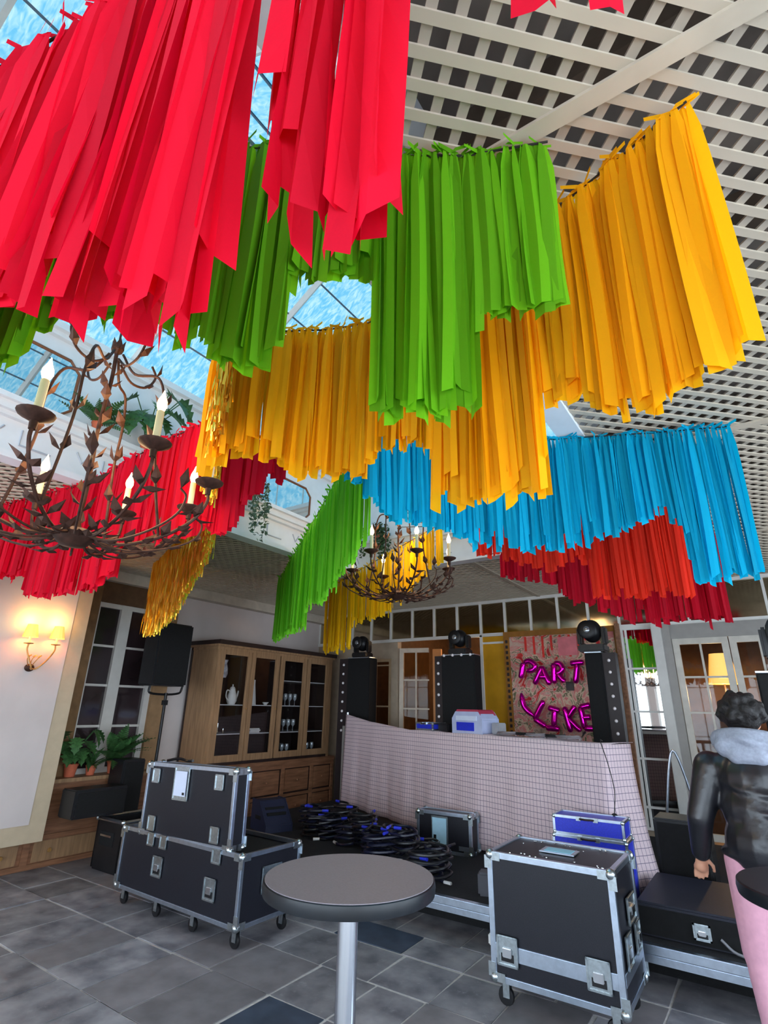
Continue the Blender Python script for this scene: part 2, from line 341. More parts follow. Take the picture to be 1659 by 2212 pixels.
# ---- lattice ceiling
ceil = empty_struct('ceiling')
PER, LW, LT = .0795, .031, .008
def clip_lath(s, sgn, x0, x1, y0, y1):
    # line x + sgn*y = s ; direction (1,-sgn)
    pts = []
    for x in (x0, x1):
        y = (s-x)*sgn
        if y0 <= y <= y1: pts.append((x, y))
    for y in (y0, y1):
        x = s-sgn*y
        if x0 < x < x1: pts.append((x, y))
    if len(pts) < 2: return None
    a = min(pts); b = max(pts)
    return None if abs(a[0]-b[0]) < .02 else (a, b)
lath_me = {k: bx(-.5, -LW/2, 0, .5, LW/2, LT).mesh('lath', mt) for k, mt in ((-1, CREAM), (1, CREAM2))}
def lattice(x0, x1, y0, y1, single):
    rest = M()
    for sgn, z in ((-1, ZC), (1, ZC+LT)):
        st = PER*math.sqrt(2); lo = x0+(y0 if sgn > 0 else -y1); hi = x1+(y1 if sgn > 0 else -y0)
        s = math.ceil(lo/st)*st
        while s < hi:
            c = clip_lath(s, sgn, x0, x1, y0, y1); s += st
            if not c: continue
            a, b = Vector(c[0]), Vector(c[1]); d = b-a; ang = math.atan2(d.y, d.x); mid = (a+b)/2
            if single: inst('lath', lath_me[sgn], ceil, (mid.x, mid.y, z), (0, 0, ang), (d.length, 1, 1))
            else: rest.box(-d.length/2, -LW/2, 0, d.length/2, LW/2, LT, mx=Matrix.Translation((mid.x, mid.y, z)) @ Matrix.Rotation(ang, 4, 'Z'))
    if not single:
        o = rest.obj('lath_run', CREAM, ceil); o['kind'] = 'stuff'
lattice(VX1, 1.9, -.4, YB, True)
lattice(1.9, XR, -.4, YB, False); lattice(VX1, XR, YR, -.4, False); lattice(XL, VX0, YR, YB, False); lattice(VX0, VX1, VY1, YB, False); lattice(VX0, VX1, YR, VY0, False)
for y in (1.15, 3.55, 5.95): bx(VX1, y-.028, ZC-.012, XR, y+.028, ZC).obj('batten', CREAM, ceil)
for y in (2.0, 4.4, 6.8): bx(XL, y-.028, ZC-.012, VX0, y+.028, ZC).obj('batten', CREAM, ceil)
for x in (-2.6,): bx(x-.028, VY1, ZC-.012, x+.028, YB, ZC).obj('batten', CREAM, ceil)
for x in (1.2,): bx(x-.028, -.4, ZC-.012, x+.028, YB, ZC).obj('batten', CREAM, ceil)
rf = M(); zz = 3.72
rf.box(XL, YR, zz, VX0-.1, YB, zz+.1); rf.box(VX1+.1, YR, zz, XR, YB, zz+.1); rf.box(VX0-.1, VY1+.1, zz, VX1+.1, YB, zz+.1); rf.box(VX0-.1, YR, zz, VX1+.1, VY0-.1, zz+.1)
struct(rf.obj('roof', VOIDM))
# joists in the dark void above the lattice
for i in range(10):
    struct(bx(VX1+.1, -.6+i*.9, 3.5, XR, -.52+i*.9, 3.66).obj('trim_%d' % (20+i), mat('joist', (96, 82, 70), .8, var=.2)))
# ---- roof lantern
lan = empty_struct('wall_lantern')
for (a, b, c, d) in ((VX0-.1, VY0-.1, VX0, VY1+.1), (VX1, VY0-.1, VX1+.1, VY1+.1), (VX0, VY1, VX1, VY1+.1), (VX0, VY0-.1, VX1, VY0)):
    bx(a, b, ZC-.02, c, d, ZE).obj('lantern_side', LANT, lan)
def ring(z0, z1, pr, nm):
    bx(VX0, VY0, z0, VX0+pr, VY1, z1).obj(nm, LANT, lan); bx(VX0+pr, VY1-pr, z0, VX1-pr, VY1, z1).obj(nm, LANT, lan); bx(VX1-pr, VY0, z0, VX1, VY1, z1).obj(nm, LANT, lan)
ring(ZC-.02, ZC+.03, .045, 'bottom_bead'); ring(3.585, 3.62, .05, 'cornice_fillet'); ring(3.62, 3.68, .09, 'cornice_ovolo'); ring(3.68, 3.72, .13, 'cornice_shelf')
ring(4.40, 4.44, .05, 'crown_fillet'); ring(4.44, 4.50, .10, 'crown_mould')
def strip(pts, nm, wall='l', r=.008):
    q = [(VX0+.004, a, b) if wall == 'l' else (a, VY1-.004, b) for a, b in pts]
    M().tube(q, r, 5).obj(nm, mat('frieze_grey', (176, 182, 192), .6), lan)
for k in range(9):
    y = .5+k*.62
    strip([(y, 3.52), (y+.05, 3.44), (y+.10, 3.52)], 'chevron'); strip([(y+.22, 3.53), (y+.22, 3.41), (y+.44, 3.41)], 'angle_moulding')
for k in range(5):
    x = -3.9+k*.66
    strip([(x, 3.52), (x+.05, 3.44), (x+.10, 3.52)], 'chevron', 'b'); strip([(x+.22, 3.53), (x+.22, 3.41), (x+.44, 3.41)], 'angle_moulding', 'b')
# glass roof: ridge along y
XM, ZR = (VX0+VX1)/2, 5.62
sky = empty_struct('roof_glazing')
def slope(side, y, t):
    xe = VX0 if side < 0 else VX1
    return Vector((xe+(XM-xe)*t, y, ZE+(ZR-ZE)*t))
ys = [VY0+i*(VY1-VY0)/8 for i in range(9)]; ts = [0, .22, .42, .62, .82, 1]
for side in (-1, 1):
    for y in ys: M().tube([slope(side, y, 0), slope(side, y, 1)], .035, 4).obj('rafter', WHITEP, sky)
    for t in ts[1:-1]: M().tube([slope(side, VY0, t), slope(side, VY1, t)], .011, 4).obj('glazing_bar', mat('glazing_bar_grey', (92, 110, 128), .5), sky)
    for a, b in zip(ys, ys[1:]):
        for c, d in zip(ts, ts[1:]):
            q = [slope(side, a, c), slope(side, b, c), slope(side, b, d), slope(side, a, d)]; n = Vector((0, 0, .006)); mm = M()
            mm.v = [tuple(p) for p in q]+[tuple(p+n) for p in q]; mm.f = [(0, 1, 2, 3), (7, 6, 5, 4), (0, 4, 5, 1), (1, 5, 6, 2), (2, 6, 7, 3), (3, 7, 4, 0)]
            mm.obj('pane', ROOFG, sky)
M().tube([(XM, VY0, ZR), (XM, VY1, ZR)], .05, 4).obj('ridge_beam', mat('ridge_wood', (190, 168, 148), .6), sky)
for y, s in ((VY0, -.01), (VY1, .01)):
    M().prism([(VX0, ZE), (VX1, ZE), (XM, ZR)], y, y+s, 'xz').obj('gable_pane', ROOFG, sky)
    for k in range(1, 6): x = VX0+(VX1-VX0)*k/6; h = ZE+(ZR-ZE)*(1-abs(x-XM)/(XM-VX0)); M().tube([(x, y, ZE), (x, y, h)], .015, 4).obj('gable_bar', WHITEP, sky)

# ================================================================== GARLANDS
RV = {}
def ribbon_meshes(key, mt, w, wob, n=9):
    out = []
    rr = random.Random(hash(key) % 1000 if False else sum(map(ord, key)))
    for k in range(n):
        mm = M(); R = 8; ww = w*rr.uniform(.82, 1.2); tw = rr.uniform(-1, 1)*wob; fo = rr.choice((-1, 1))*rr.uniform(.08, .42); ph = rr.uniform(0, 6.28); sl = rr.uniform(-.02, .02); am = rr.uniform(.2, 1)*wob*.018
        for i in range(R):
            t = i/(R-1); f = .32+.68*min(1, t/.18)**.7; th = tw*t
            cx = am*math.sin(ph+t*3.2)*t*1.4; cy = am*math.cos(ph*1.7+t*2.6)*t*1.4
            for j in (-1, 0, 1):
                u = j*ww/2*f; v = fo*ww*f*(1 if j == 0 else 0)
                mm.v.append((cx+u*math.cos(th)-v*math.sin(th), cy+u*math.sin(th)+v*math.cos(th), -t+(sl*j if i == R-1 else 0)))
        for i in range(R-1):
            for j in (0, 1): a = i*3+j; mm.f.append((a, a+1, a+4, a+3))
        b = len(mm.v); l = rr.uniform(.035, .06)*(1 if rr.random() < .7 else -1)
        mm.v += [(-.006, -.006, -.012), (.006, -.006, .012), (l, -.01, .024), (l, -.01, .006)]; mm.f.append((b, b+1, b+2, b+3))
        me = mm.mesh('ribbon', mt); 
        out.append(me)
    return out
def along(S, n):
    d = [0]
    for a, b in zip(S, S[1:]): d.append(d[-1]+math.dist(a, b))
    tot = d[-1]; res = []
    def at(t):
        x = t*tot
        for i in range(len(S)-1):
            if x <= d[i+1] or i == len(S)-2:
                f = (x-d[i])/(d[i+1]-d[i]); p = [S[i][k]+(S[i+1][k]-S[i][k])*f for k in range(2)]
                return p, math.atan2(S[i+1][1]-S[i][1], S[i+1][0]-S[i][0])
    return at, tot
def garland(name, label, S, prof, mt, w=.05, step=.03, wob=.5, zt=3.262, t0=0, t1=1, seed=1, jit=.05, gap=()):
    at, tot = along(S, 0); p0, _ = at(0)
    root = thing(name, label, 'garland', (p0[0], p0[1], zt), group='ribbon garlands strung under the ceiling')
    N = 60; pts = []
    for i in range(N+1): p, a = at(i/N); pts.append((p[0]-p0[0], p[1]-p0[1], 0))
    M().tube(pts, .004, 5).obj('string', WIRE, root)
    ms = ribbon_meshes(name+label, mt, w, wob); rr = random.Random(seed)
    n = int(tot*(t1-t0)/step)
    for i in range(n):
        t = t0+(t1-t0)*(i+rr.uniform(.1, .9))/n
        if any(a < t < b for a, b in gap): continue
        p, a = at(t); zb = interp(prof, t)+rr.gauss(0, jit*.5)+rr.choice((0, 0, 0, 1))*rr.uniform(0, .09)
        off = rr.uniform(-.018, .018)
        inst('ribbon', rr.choice(ms), root, (p[0]-p0[0]-math.sin(a)*off, p[1]-p0[1]+math.cos(a)*off, rr.uniform(-.004, .004)),
             (rr.uniform(-.012, .012), rr.uniform(-.012, .012), a+rr.uniform(-.85, .85)+(PI if rr.random() < .5 else 0)), (rr.uniform(.85, 1.15), 1, max(.1, zt-zb)))
    return root
RED = ribbon_mat('ribbon_red', (228, 10, 48)); GREEN = ribbon_mat('ribbon_green', (108, 182, 18)); YEL = ribbon_mat('ribbon_yellow', (250, 182, 8)); CYAN = ribbon_mat('ribbon_cyan', (0, 176, 214))
SCAR = ribbon_mat('ribbon_scarlet', (242, 52, 30)); CRIM = ribbon_mat('ribbon_crimson', (206, 12, 44)); LIME = ribbon_mat('ribbon_lime', (110, 200, 40)); YEL2 = ribbon_mat('ribbon_gold_yellow', (240, 190, 12))
garland('red_garland', 'wide red cloth ribbon garland hanging overhead, the biggest red one', [(-2.3, 0), (-1.42, .16), (-1.11, .24), (-.6, .33), (-.3, .4), (.25, .5)],
        [(0, 2.4), (.48, 2.38), (.54, 2.36), (.61, 2.26), (.64, 2.17), (.667, 2.08), (.684, 2.15), (.697, 2.2), (.70, 2.6), (.712, 2.49), (.724, 2.37), (.757, 2.26), (.775, 2.18), (.797, 2.27), (.805, 2.33), (.81, 2.52), (.88, 2.48), (.9, 2.47), (1, 2.5)], RED, w=.064, step=.0165, wob=1.5, seed=5, t0=.2, jit=.085, gap=((.698, .709), (.802, .879), (.899, 1)))
garland('green_garland', 'leaf-green ribbon garland hanging behind the big red one', [(-.24, 1.18), (-.47, 1.08), (-.617, .986), (-.948, .732), (-1.044, .668), (-1.27, .5), (-1.5, .4), (-1.9, .25)],
        [(0, 2.66), (.123, 2.64), (.126, 2.35), (.27, 2.35), (.273, 2.77), (.396, 2.76), (.40, 2.47), (.483, 2.46), (.49, 2.53), (.62, 2.6), (.70, 2.67), (.73, 2.6), (.757, 2.49), (1, 2.56)], GREEN, w=.044, step=.0115, wob=.5, seed=2, jit=.03)
garland('yellow_garland', 'golden yellow ribbon garland hanging below the white lattice beam', [(.12, 1.283), (-.05, 1.344), (-.272, 1.417), (-.7, 1.52), (-1.156, 1.539), (-1.35, 1.47), (-1.52, 1.37), (-1.9, 1.3)],
        [(0, 2.42), (.03, 2.42), (.115, 2.37), (.24, 2.55), (.262, 2.55), (.265, 2.27), (.46, 2.33), (.47, 2.54), (.58, 2.63), (.632, 2.51), (.76, 2.55), (.87, 2.68), (1, 2.6)], YEL, w=.046, step=.0125, wob=.5, seed=3, jit=.05)
garland('blue_garland', 'turquoise blue ribbon garland fixed to the white lattice', [(.117, 3.447), (-.3, 3.28), (-.877, 3.02), (-1.2, 2.75), (-1.55, 2.3), (-1.75, 2.0)],
        [(0, 2.36), (.137, 2.34), (.14, 2.61), (.185, 2.75), (.24, 2.68), (.38, 2.55), (.61, 2.54), (.74, 2.62), (.84, 2.63), (.935, 2.81), (1, 2.85)], CYAN, w=.038, step=.0125, wob=.45, seed=4, jit=.035)
garland('red_garland', 'red ribbon garland hanging behind the big candle chandelier', [(-2.3, 2.2), (-2.45, 1.85), (-2.55, 1.72), (-2.93, 1.72), (-4.1, 1.83), (-5.3, 1.68), (-6.3, 1.6)],
        [(0, 3.0), (.03, 2.97), (.048, 2.82), (.08, 2.59), (.128, 2.54), (.298, 2.62), (.301, 2.42), (.37, 2.37), (.56, 2.4), (.60, 2.42), (.61, 2.58), (.69, 2.58), (1, 2.5)], RED, w=.05, step=.0155, wob=.4, seed=6, jit=.04)
garland('green_garland', 'bright lime ribbon garland beside the candle bulbs of the small chandelier', [(-1.7, 2.3), (-2.37, 2.81), (-4.98, 4.88), (-5.1, 4.95)],
        [(0, 2.55), (.125, 2.48), (.256, 2.40), (.43, 2.50), (.45, 2.30), (.857, 2.44), (1, 2.45)], LIME, w=.042, step=.02, wob=.3, seed=8, jit=.05)
garland('yellow_garland', 'small yellow ribbon garland behind the small chandelier', [(-2.2, 4.12), (-2.37, 4.22), (-5.03, 5.84)],
        [(0, 2.9), (.13, 2.83), (.343, 2.6), (.667, 2.62), (.682, 2.35), (1, 2.37)], YEL2, w=.042, step=.022, wob=.3, seed=9, jit=.05)
garland('scarlet_garland', 'orange-red ribbon garland hanging below the blue one', [(.0, 4.5), (-1, 4.45), (-2.2, 4.2), (-2.6, 4.0)],
        [(0, 2.78), (.09, 2.77), (.112, 2.76), (.114, 2.47), (.375, 2.52), (.38, 2.83), (.50, 2.77), (.68, 2.95), (1, 3.0)], SCAR, w=.042, step=.019, wob=.3, seed=10, t0=.09, t1=.72, jit=.04)
garland('crimson_garland', 'deep crimson ribbon garland against the mirrored partition', [(.1, 5.4), (-1, 5.35), (-2.3, 5.3)],
        [(0, 2.4), (.1, 2.40), (.44, 2.45), (.53, 2.6), (.62, 2.66), (.707, 2.87), (.887, 2.96), (1, 3.0)], CRIM, w=.05, step=.024, wob=.35, seed=11, t0=.09, t1=.92, jit=.05)
# gold tinsel
def tinsel():
    S = [(-1.6, 1.14), (-1.75, 1.25), (-1.98, 1.41), (-2.41, 1.74), (-3.22, 2.38), (-4.56, 3.06), (-5.66, 3.54), (-5.9, 3.62)]; at, tot = along(S, 0); p0, _ = at(0); zt = 3.262
    root = thing('tinsel_garland', 'shiny gold tinsel fringe garland crossing behind the big chandelier', 'garland', (p0[0], p0[1], zt), group='ribbon garlands strung under the ceiling')
    pts = []
    for i in range(31): p, a = at(i/30); pts.append((p[0]-p0[0], p[1]-p0[1], 0))
    M().tube(pts, .004, 5).obj('string', WIRE, root)
    prof = [(0, 2.78), (.05, 2.72), (.10, 2.62), (.2, 2.75), (.40, 2.68), (.53, 2.57), (.70, 2.42), (.85, 2.36), (1, 2.40)]
    mm = M(); rr = random.Random(4)
    for i in range(4200):
        t = rr.random(); p, a = at(t); L = (zt-interp(prof, t))*rr.uniform(.72, 1.04); x, y = p[0]-p0[0]+rr.uniform(-.02, .02), p[1]-p0[1]+rr.uniform(-.02, .02)
        th = rr.uniform(0, PI); wv = .0055; b = len(mm.v); K = 8; dx, dy = rr.uniform(-.02, .02), rr.uniform(-.02, .02)
        for k in range(K):
            f = k/(K-1); cx, cy = x+dx*f+rr.uniform(-.004, .004), y+dy*f+rr.uniform(-.004, .004); th += rr.uniform(-1.5, 1.5)
            mm.v += [(cx-wv*math.cos(th), cy-wv*math.sin(th), -L*f), (cx+wv*math.cos(th), cy+wv*math.sin(th), -L*f)]
        for k in range(K-1): q = b+2*k; mm.f.append((q, q+1, q+3, q+2))
    o = mm.obj('tinsel_strands', mat('gold_foil', (255, 202, 70), .22, .8, var=.1), root); o['kind'] = 'stuff'
tinsel()

# ================================================================== CHANDELIERS
def leaf_mesh(name, mt, l=.06, w=.03, curl=.3):
    mm = M(); mm.v = [(0, 0, 0), (l*.45, w/2, l*.10), (l, 0, l*curl), (l*.45, -w/2, l*.10), (l*.45, 0, -.004)]
    mm.f = [(0, 4, 1), (1, 4, 2), (2, 4, 3), (3, 4, 0)]
    return mm.mesh(name, mt)
IRONLEAF = leaf_mesh('leaf', RUST, .088, .046, .35)
def rot_z(p, a): return (p[0]*math.cos(a)-p[1]*math.sin(a), p[0]*math.sin(a)+p[1]*math.cos(a), p[2])
FLAME = M().lathe([(.002, 0), (.013, .006), (.02, .026), (.018, .045), (.008, .07), (.001, .095)], 12)
def chandelier(label, loc, rz, s, chain_to, pw):
    root = thing('chandelier', label, 'chandelier', loc, rz, 'rusty iron candle chandeliers'); root.scale = (s, s, s)
    M().lathe([(.012, -.05), (.05, -.045), (.075, -.02), (.085, .0), (.06, .02), (.02, .03), (.012, .06)], 16).obj('hub', RUST, root, smooth=True)
    st = [(0, 0, 0), (.004, .004, .25), (-.004, 0, .5), (.004, 0, .75), (0, 0, .90)]
    M().tube(bez(st, 5), .009, 7).obj('stem', RUST, root)
    rr = random.Random(12)
    for k in range(9):
        z = .10+k*.085; a = k*2.4
        inst('leaf', IRONLEAF, root, (0, 0, z+.03), (0, -.5, a+3.1))
        inst('leaf', IRONLEAF, root, (.006*math.cos(a), .006*math.sin(a), z), (0, -.7, a))
    fm = FLAME.mesh('bulb', BULB, True)
    cup = M().lathe([(.012, -.05), (.014, -.02), (.058, .004), (.062, .012), (.052, .010), (.012, .002)], 16).mesh('drip_pan', RUST, True)
    can = M().lathe([(.0145, .0), (.0145, .135), (.012, .14)], 12).mesh('candle', CANDLE, True)
    na = 8
    for i in range(na):
        a = 2*PI*i/na
        path = [rot_z(p, a) for p in ((.05, 0, .0), (.18, .0, -.03), (.33, 0, .01), (.45, 0, .09), (.505, 0, .18), (.505, 0, .235))]
        arm = M().tube(bez(path, 5), .0075, 6).obj('arm', RUST, root)
        c = rot_z((.505, 0, .27), a)
        inst('drip_pan', cup, root, c); cd_ = inst('candle', can, root, (c[0], c[1], c[2]+.008)); inst('bulb', fm, cd_, (0, 0, .138))
        for f, sd in ((.12, 1), (.2, -1), (.27, 1), (.34, -1), (.40, 1), (.46, -1)):
            q = rot_z((f, 0, interp([(.05, 0), (.18, -.03), (.33, .01), (.45, .09), (.52, .24)], f)), a)
            inst('leaf', IRONLEAF, root, q, (rr.uniform(-.4, .4), -.3, a+sd*rr.uniform(.8, 1.3))); inst('leaf', IRONLEAF, root, (q[0], q[1], q[2]-.004), (rr.uniform(-.4, .4), .35, a-sd*rr.uniform(.5, 1.0)))
        # lower wire ring curls
        pth = [rot_z(p, a+.39) for p in ((.06, 0, -.01), (.2, 0, -.035), (.36, 0, .0), (.47, 0, .06), (.50, 0, .13), (.47, 0, .17))]
        M().tube(bez(pth, 4), .005, 5).obj('scroll', RUST, root)
        inst('leaf', IRONLEAF, root, pth[3], (0, -.2, a+1.4)); inst('leaf', IRONLEAF, root, pth[5], (0, -.9, a))
        if i % 2 == 0:
            cn = [rot_z(p, a) for p in ((.03, 0, .90), (.10, 0, .80), (.21, 0, .79), (.255, 0, .64), (.25, 0, .45), (.28, 0, .25), (.33, 0, .012))]
            M().tube(bez(cn, 6), .0065, 6).obj('cane', RUST, root)
            for z, q in ((1, cn[3]), (2, cn[4]), (3, cn[5])): inst('leaf', IRONLEAF, root, q, (0, -.9, a+z)); inst('leaf', IRONLEAF, root, q, (.3, -.6, a+z+2))
            up_ = [rot_z(p, a+.9) for p in ((.03, 0, .86), (.10, 0, .80), (.18, 0, .82), (.22, 0, .90), (.19, 0, .95))]
            M().tube(bez(up_, 5), .006, 6).obj('scroll', RUST, root); inst('leaf', IRONLEAF, root, up_[2], (0, -.5, a+1.5)); inst('leaf', IRONLEAF, root, up_[3], (0, -1.0, a+.3))
    for k in range(12): inst('leaf', IRONLEAF, root, (.06*math.cos(k*.5236), .06*math.sin(k*.5236), -.01+.02*(k % 2)), (.3, -.15 if k % 2 else .35, k*.5236))
    for k in range(6): inst('leaf', IRONLEAF, root, (0, 0, .89), (0, -.9, k*1.047))
    H = (chain_to-loc[2])/s
    M().tube([(0, 0, .9), (0, 0, H)], .005, 6).obj('chain', WIRE, root)
    point('chandelier_light', (loc[0], loc[1], loc[2]+.5*s), (1, .66, .32), pw, .35)
    return root
chandelier('big rusty iron candle chandelier hanging in front of the red garland', (-2.25, 1.0, 2.30), .755, 1.0, 5.55, 14)
chandelier('rusty candle chandelier hanging farther off, above the music booth', (-2.7, 4.17, 2.66), .1, 1.04, 5.55, 12)

# ================================================================== LANTERN MIRRORS AND PLANTS
def wall_mirror(label, y0, y1, z0, z1):
    x = VX0+.004; c = .09; r = thing('wall_mirror', label, 'mirror', (x, (y0+y1)/2, z0), group='octagonal mirrors in the roof lantern')
    w = (y1-y0)/2; h = z1-z0
    def oc(g): return [(-w+g, c+g*.4), (-w+c+g*.4, g), (w-c-g*.4, g), (w-g, c+g*.4), (w-g, h-c-g*.4), (w-c-g*.4, h-g), (-w+c+g*.4, h-g), (-w+g, h-c-g*.4)]
    M().prism(oc(.012), .0, .012, 'yz').obj('mirror_pane', MIRROR, r)
    pts = oc(.006); pts.append(pts[0]); M().tube([(.012, p[0], p[1]) for p in pts], .013, 6).obj('frame', mat('mirror_frame', (120, 72, 44), .5), r)
wall_mirror('octagonal mirror on the lantern wall behind the big chandelier', .55, 1.62, 3.74, 4.26)
wall_mirror('octagonal mirror on the lantern wall near the hanging ivy', 3.62, 4.46, 3.74, 4.15)
def leaf_blade(name, mt, prof, droop=.2, n=6, lobes=0):
    mm = M(); L = [i/n for i in range(n+1)]
    for t in L:
        w = interp(prof, t); z = -droop*t*t
        if lobes: w *= (1 if int(t*n*lobes) % 2 == 0 else .55)
        mm.v += [(t, -w, z+w*.25), (t, 0, z), (t, w, z+w*.25)]
    for i in range(n):
        for j in (0, 1): a = i*3+j; mm.f.append((a, a+1, a+4, a+3))
    me = mm.mesh(name, mt)
    return me
MON = leaf_blade('leaf', LEAF, [(0, .15), (.15, .42), (.4, .46), (.7, .34), (1, .02)], .35, 10, 1)
FERN = M()
FZ = lambda t: .25*t-.55*t*t
FERN.v = [(i/16, 0, FZ(i/16)) for i in range(17)]
for i in range(16):
    t = i/16; w = .17*math.sin(PI*min(1, t*.9+.12)); z = FZ(t)
    for sg in (-1, 1):
        b = len(FERN.v); FERN.v += [(t+.075, sg*w, z-.03), (t+.035, sg*w, z-.03)]; FERN.f.append((i, i+1, b, b+1))
FERNME = FERN.mesh('frond', LEAF)
def potted(name, label, cat, loc, n, kind, size, pot=TERRA, seed=0, potr=.07, group=None, up=.5, half=True):
    r = thing(name, label, cat, loc, group=group); rr = random.Random(seed)
    M().lathe([(potr*.72, 0), (potr*.95, potr*1.5), (potr*1.05, potr*1.5), (potr*1.05, potr*1.8), (potr*.9, potr*1.8), (potr*.85, potr*1.6)], 18).obj('pot', pot, r, smooth=True)
    for i in range(n):
        a = -1.35+2.7*(i+.5)/n+rr.uniform(-.15, .15); L = size*rr.uniform(.7, 1.15); pt = rr.uniform(.1, 1.0)*up
        if kind == 'monstera':
            hh = rr.uniform(.5, 1.3)*size; tip = (math.cos(a)*hh*.5, math.sin(a)*hh*.5, potr*1.6+hh)
            stm = M().tube([(0, 0, potr*1.5), (tip[0]*.4, tip[1]*.4, potr*1.6+hh*.6), tip], .005, 5).obj('stem', LEAF, r)
            inst('leaf', MON, r, tip, (0, rr.uniform(.2, .9), a+rr.uniform(-.4, .4)), (L*.75,)*3)
        else:
            inst('frond', FERNME, r, (0, 0, potr*1.6), (0, -pt*1.2, a), (L, L, L))
    return r
zS = 3.72
potted('monstera', 'monstera with big split leaves on the lantern ledge', 'plant', (VX0+.11, 2.22, zS), 11, 'monstera', .36, seed=3, potr=.045)
potted('fern', 'bushy fern on the lantern ledge beside the octagonal mirror', 'plant', (VX0+.09, 1.80, zS), 20, 'fern', .26, seed=1, potr=.04, up=.9)
potted('fern', 'small fern on the lantern ledge just past the monstera', 'plant', (VX0+.09, 2.62, zS), 18, 'fern', .26, seed=2, potr=.04, up=1.0)
def ivy(label, loc, drop, n, mt, seed, sx=.10):
    r = thing('hanging_ivy', label, 'plant', loc); rr = random.Random(seed); mm = M(); v = M()
    M().lathe([(.04, 0), (.055, .08)], 12).obj('pot', TERRA, r)
    for k in range(7):
        p = Vector((rr.uniform(-.02, .05), rr.uniform(-sx, sx), .08)); L = drop*rr.uniform(.45, 1); pts = [tuple(p)]
        p2 = p+Vector((.12, rr.uniform(-.03, .03), .03)); pts.append(tuple(p2)); q = p2.copy()
        while p2.z-q.z < L: q = q+Vector((rr.uniform(-.012, .014), rr.uniform(-.02, .02), -.05)); pts.append(tuple(q))
        v.tube(pts, .003, 4)
        for a in pts[1:]:
            for _ in range(n):
                o = Vector(a)+Vector((rr.uniform(-.035, .035), rr.uniform(-.04, .04), rr.uniform(-.03, .03))); s = rr.uniform(.014, .028); mx = Euler((rr.uniform(-1, 1), rr.uniform(-1, 1), rr.uniform(0, 6))).to_matrix(); b = len(mm.v)
                mm.v += [tuple(o+mx @ Vector(t)*s) for t in ((-1, 0, 0), (-.1, -.8, .15), (1.1, 0, 0), (-.1, .8, .15))]; mm.f.append((b, b+1, b+2, b+3))
    v.obj('vines', LEAFD, r)['kind'] = 'stuff'; o = mm.obj('leaves', mt, r); o['kind'] = 'stuff'
ivy('trailing ivy hanging over the frieze beside the mirror', (VX0+.08, 3.50, zS), .62, 4, LEAFG, 5)
ivy('thick trailing ivy hanging in the lantern corner behind the small chandelier', (-3.8, VY1-.10, zS), .55, 9, LEAFD, 6, .16)
r_ = bpy.data.objects.get('hanging_ivy.001')
if r_: r_.rotation_euler = (0, 0, -PI/2)
ivy('sparse grey trailing plant on the ledge below the monstera', (VX0+.08, 2.38, zS-.0), .25, 4, LEAFG, 9, .12)

# ================================================================== WEST SIDE: panel, sconce, window, bench, speaker
pn = thing('wall_panel', 'large white wall panel with a beige border behind the wall sconce', 'panel', (-6.42, 0, .30))
bx(-.03, -1.6, 0, 0, 3.22, 2.99).obj('border', BEIGE, pn); bx(-.02, -1.6, .17, .006, 3.05, 2.99).obj('face', WALLW, pn)
bx(-.50, -1.6, 0, -.03, 3.20, 2.99).obj('pier', BEIGE, pn)
sc = thing('wall_sconce', 'lit twin-arm wall sconce with two small pleated shades on the white panel', 'lamp', (-6.41, 2.70, 1.98))
M().ball((0.01, 0, 0), .05, 10, (.5, 1, .8)).obj('backplate', RUST, sc, smooth=True)
GILT = mat('gilt_metal', (186, 142, 84), .4, .6, var=.2)
for dy, dz in ((-.10, .23), (.17, .24)):
    M().tube(bez([(.02, 0, 0), (.10, dy*.15, -.02+.05*abs(dy)), (.11, dy*.6, .07), (.10, dy, dz-.06), (.10, dy, dz)], 5), .008, 6).obj('arm', GILT, sc)
    M().lathe([(.012, 0), (.045, .006), (.048, .012), (.012, .012)], 14, (.10, dy, dz)).obj('drip_pan', GILT, sc, smooth=True)
    M().lathe([(.011, 0), (.011, .07)], 10, (.10, dy, dz+.012)).obj('candle', CANDLE, sc)
    mm = M(); n = 24; prof = ((.072, 0), (.045, .13))
    for i, (r0, z) in enumerate(prof):
        for j in range(n): a = 2*PI*j/n; rr = r0*(1+.04*(j % 2)); mm.v.append((.10+rr*math.cos(a), dy+rr*math.sin(a), dz+.075+z))
    for j in range(n): mm.f.append((j, (j+1) % n, n+(j+1) % n, n+j))
    mm.obj('shade', SHADE, sc)
    point('sconce_light', (-6.31, 2.70+dy, 1.98+dz+.12), (1, .60, .15), .7, .03)
    point('sconce_light', (-6.31, 2.70+dy, 1.98+dz+.24), (1, .56, .12), 1.3, .03)
for k in range(3): M().tube(bez([(.03, .02*k-.03, .02), (.06, .05*k-.06, .09), (.04, .05*k-.02, .13), (.03, .05*k-.05, .11)], 5), .005, 5).obj('scroll', GILT, sc)
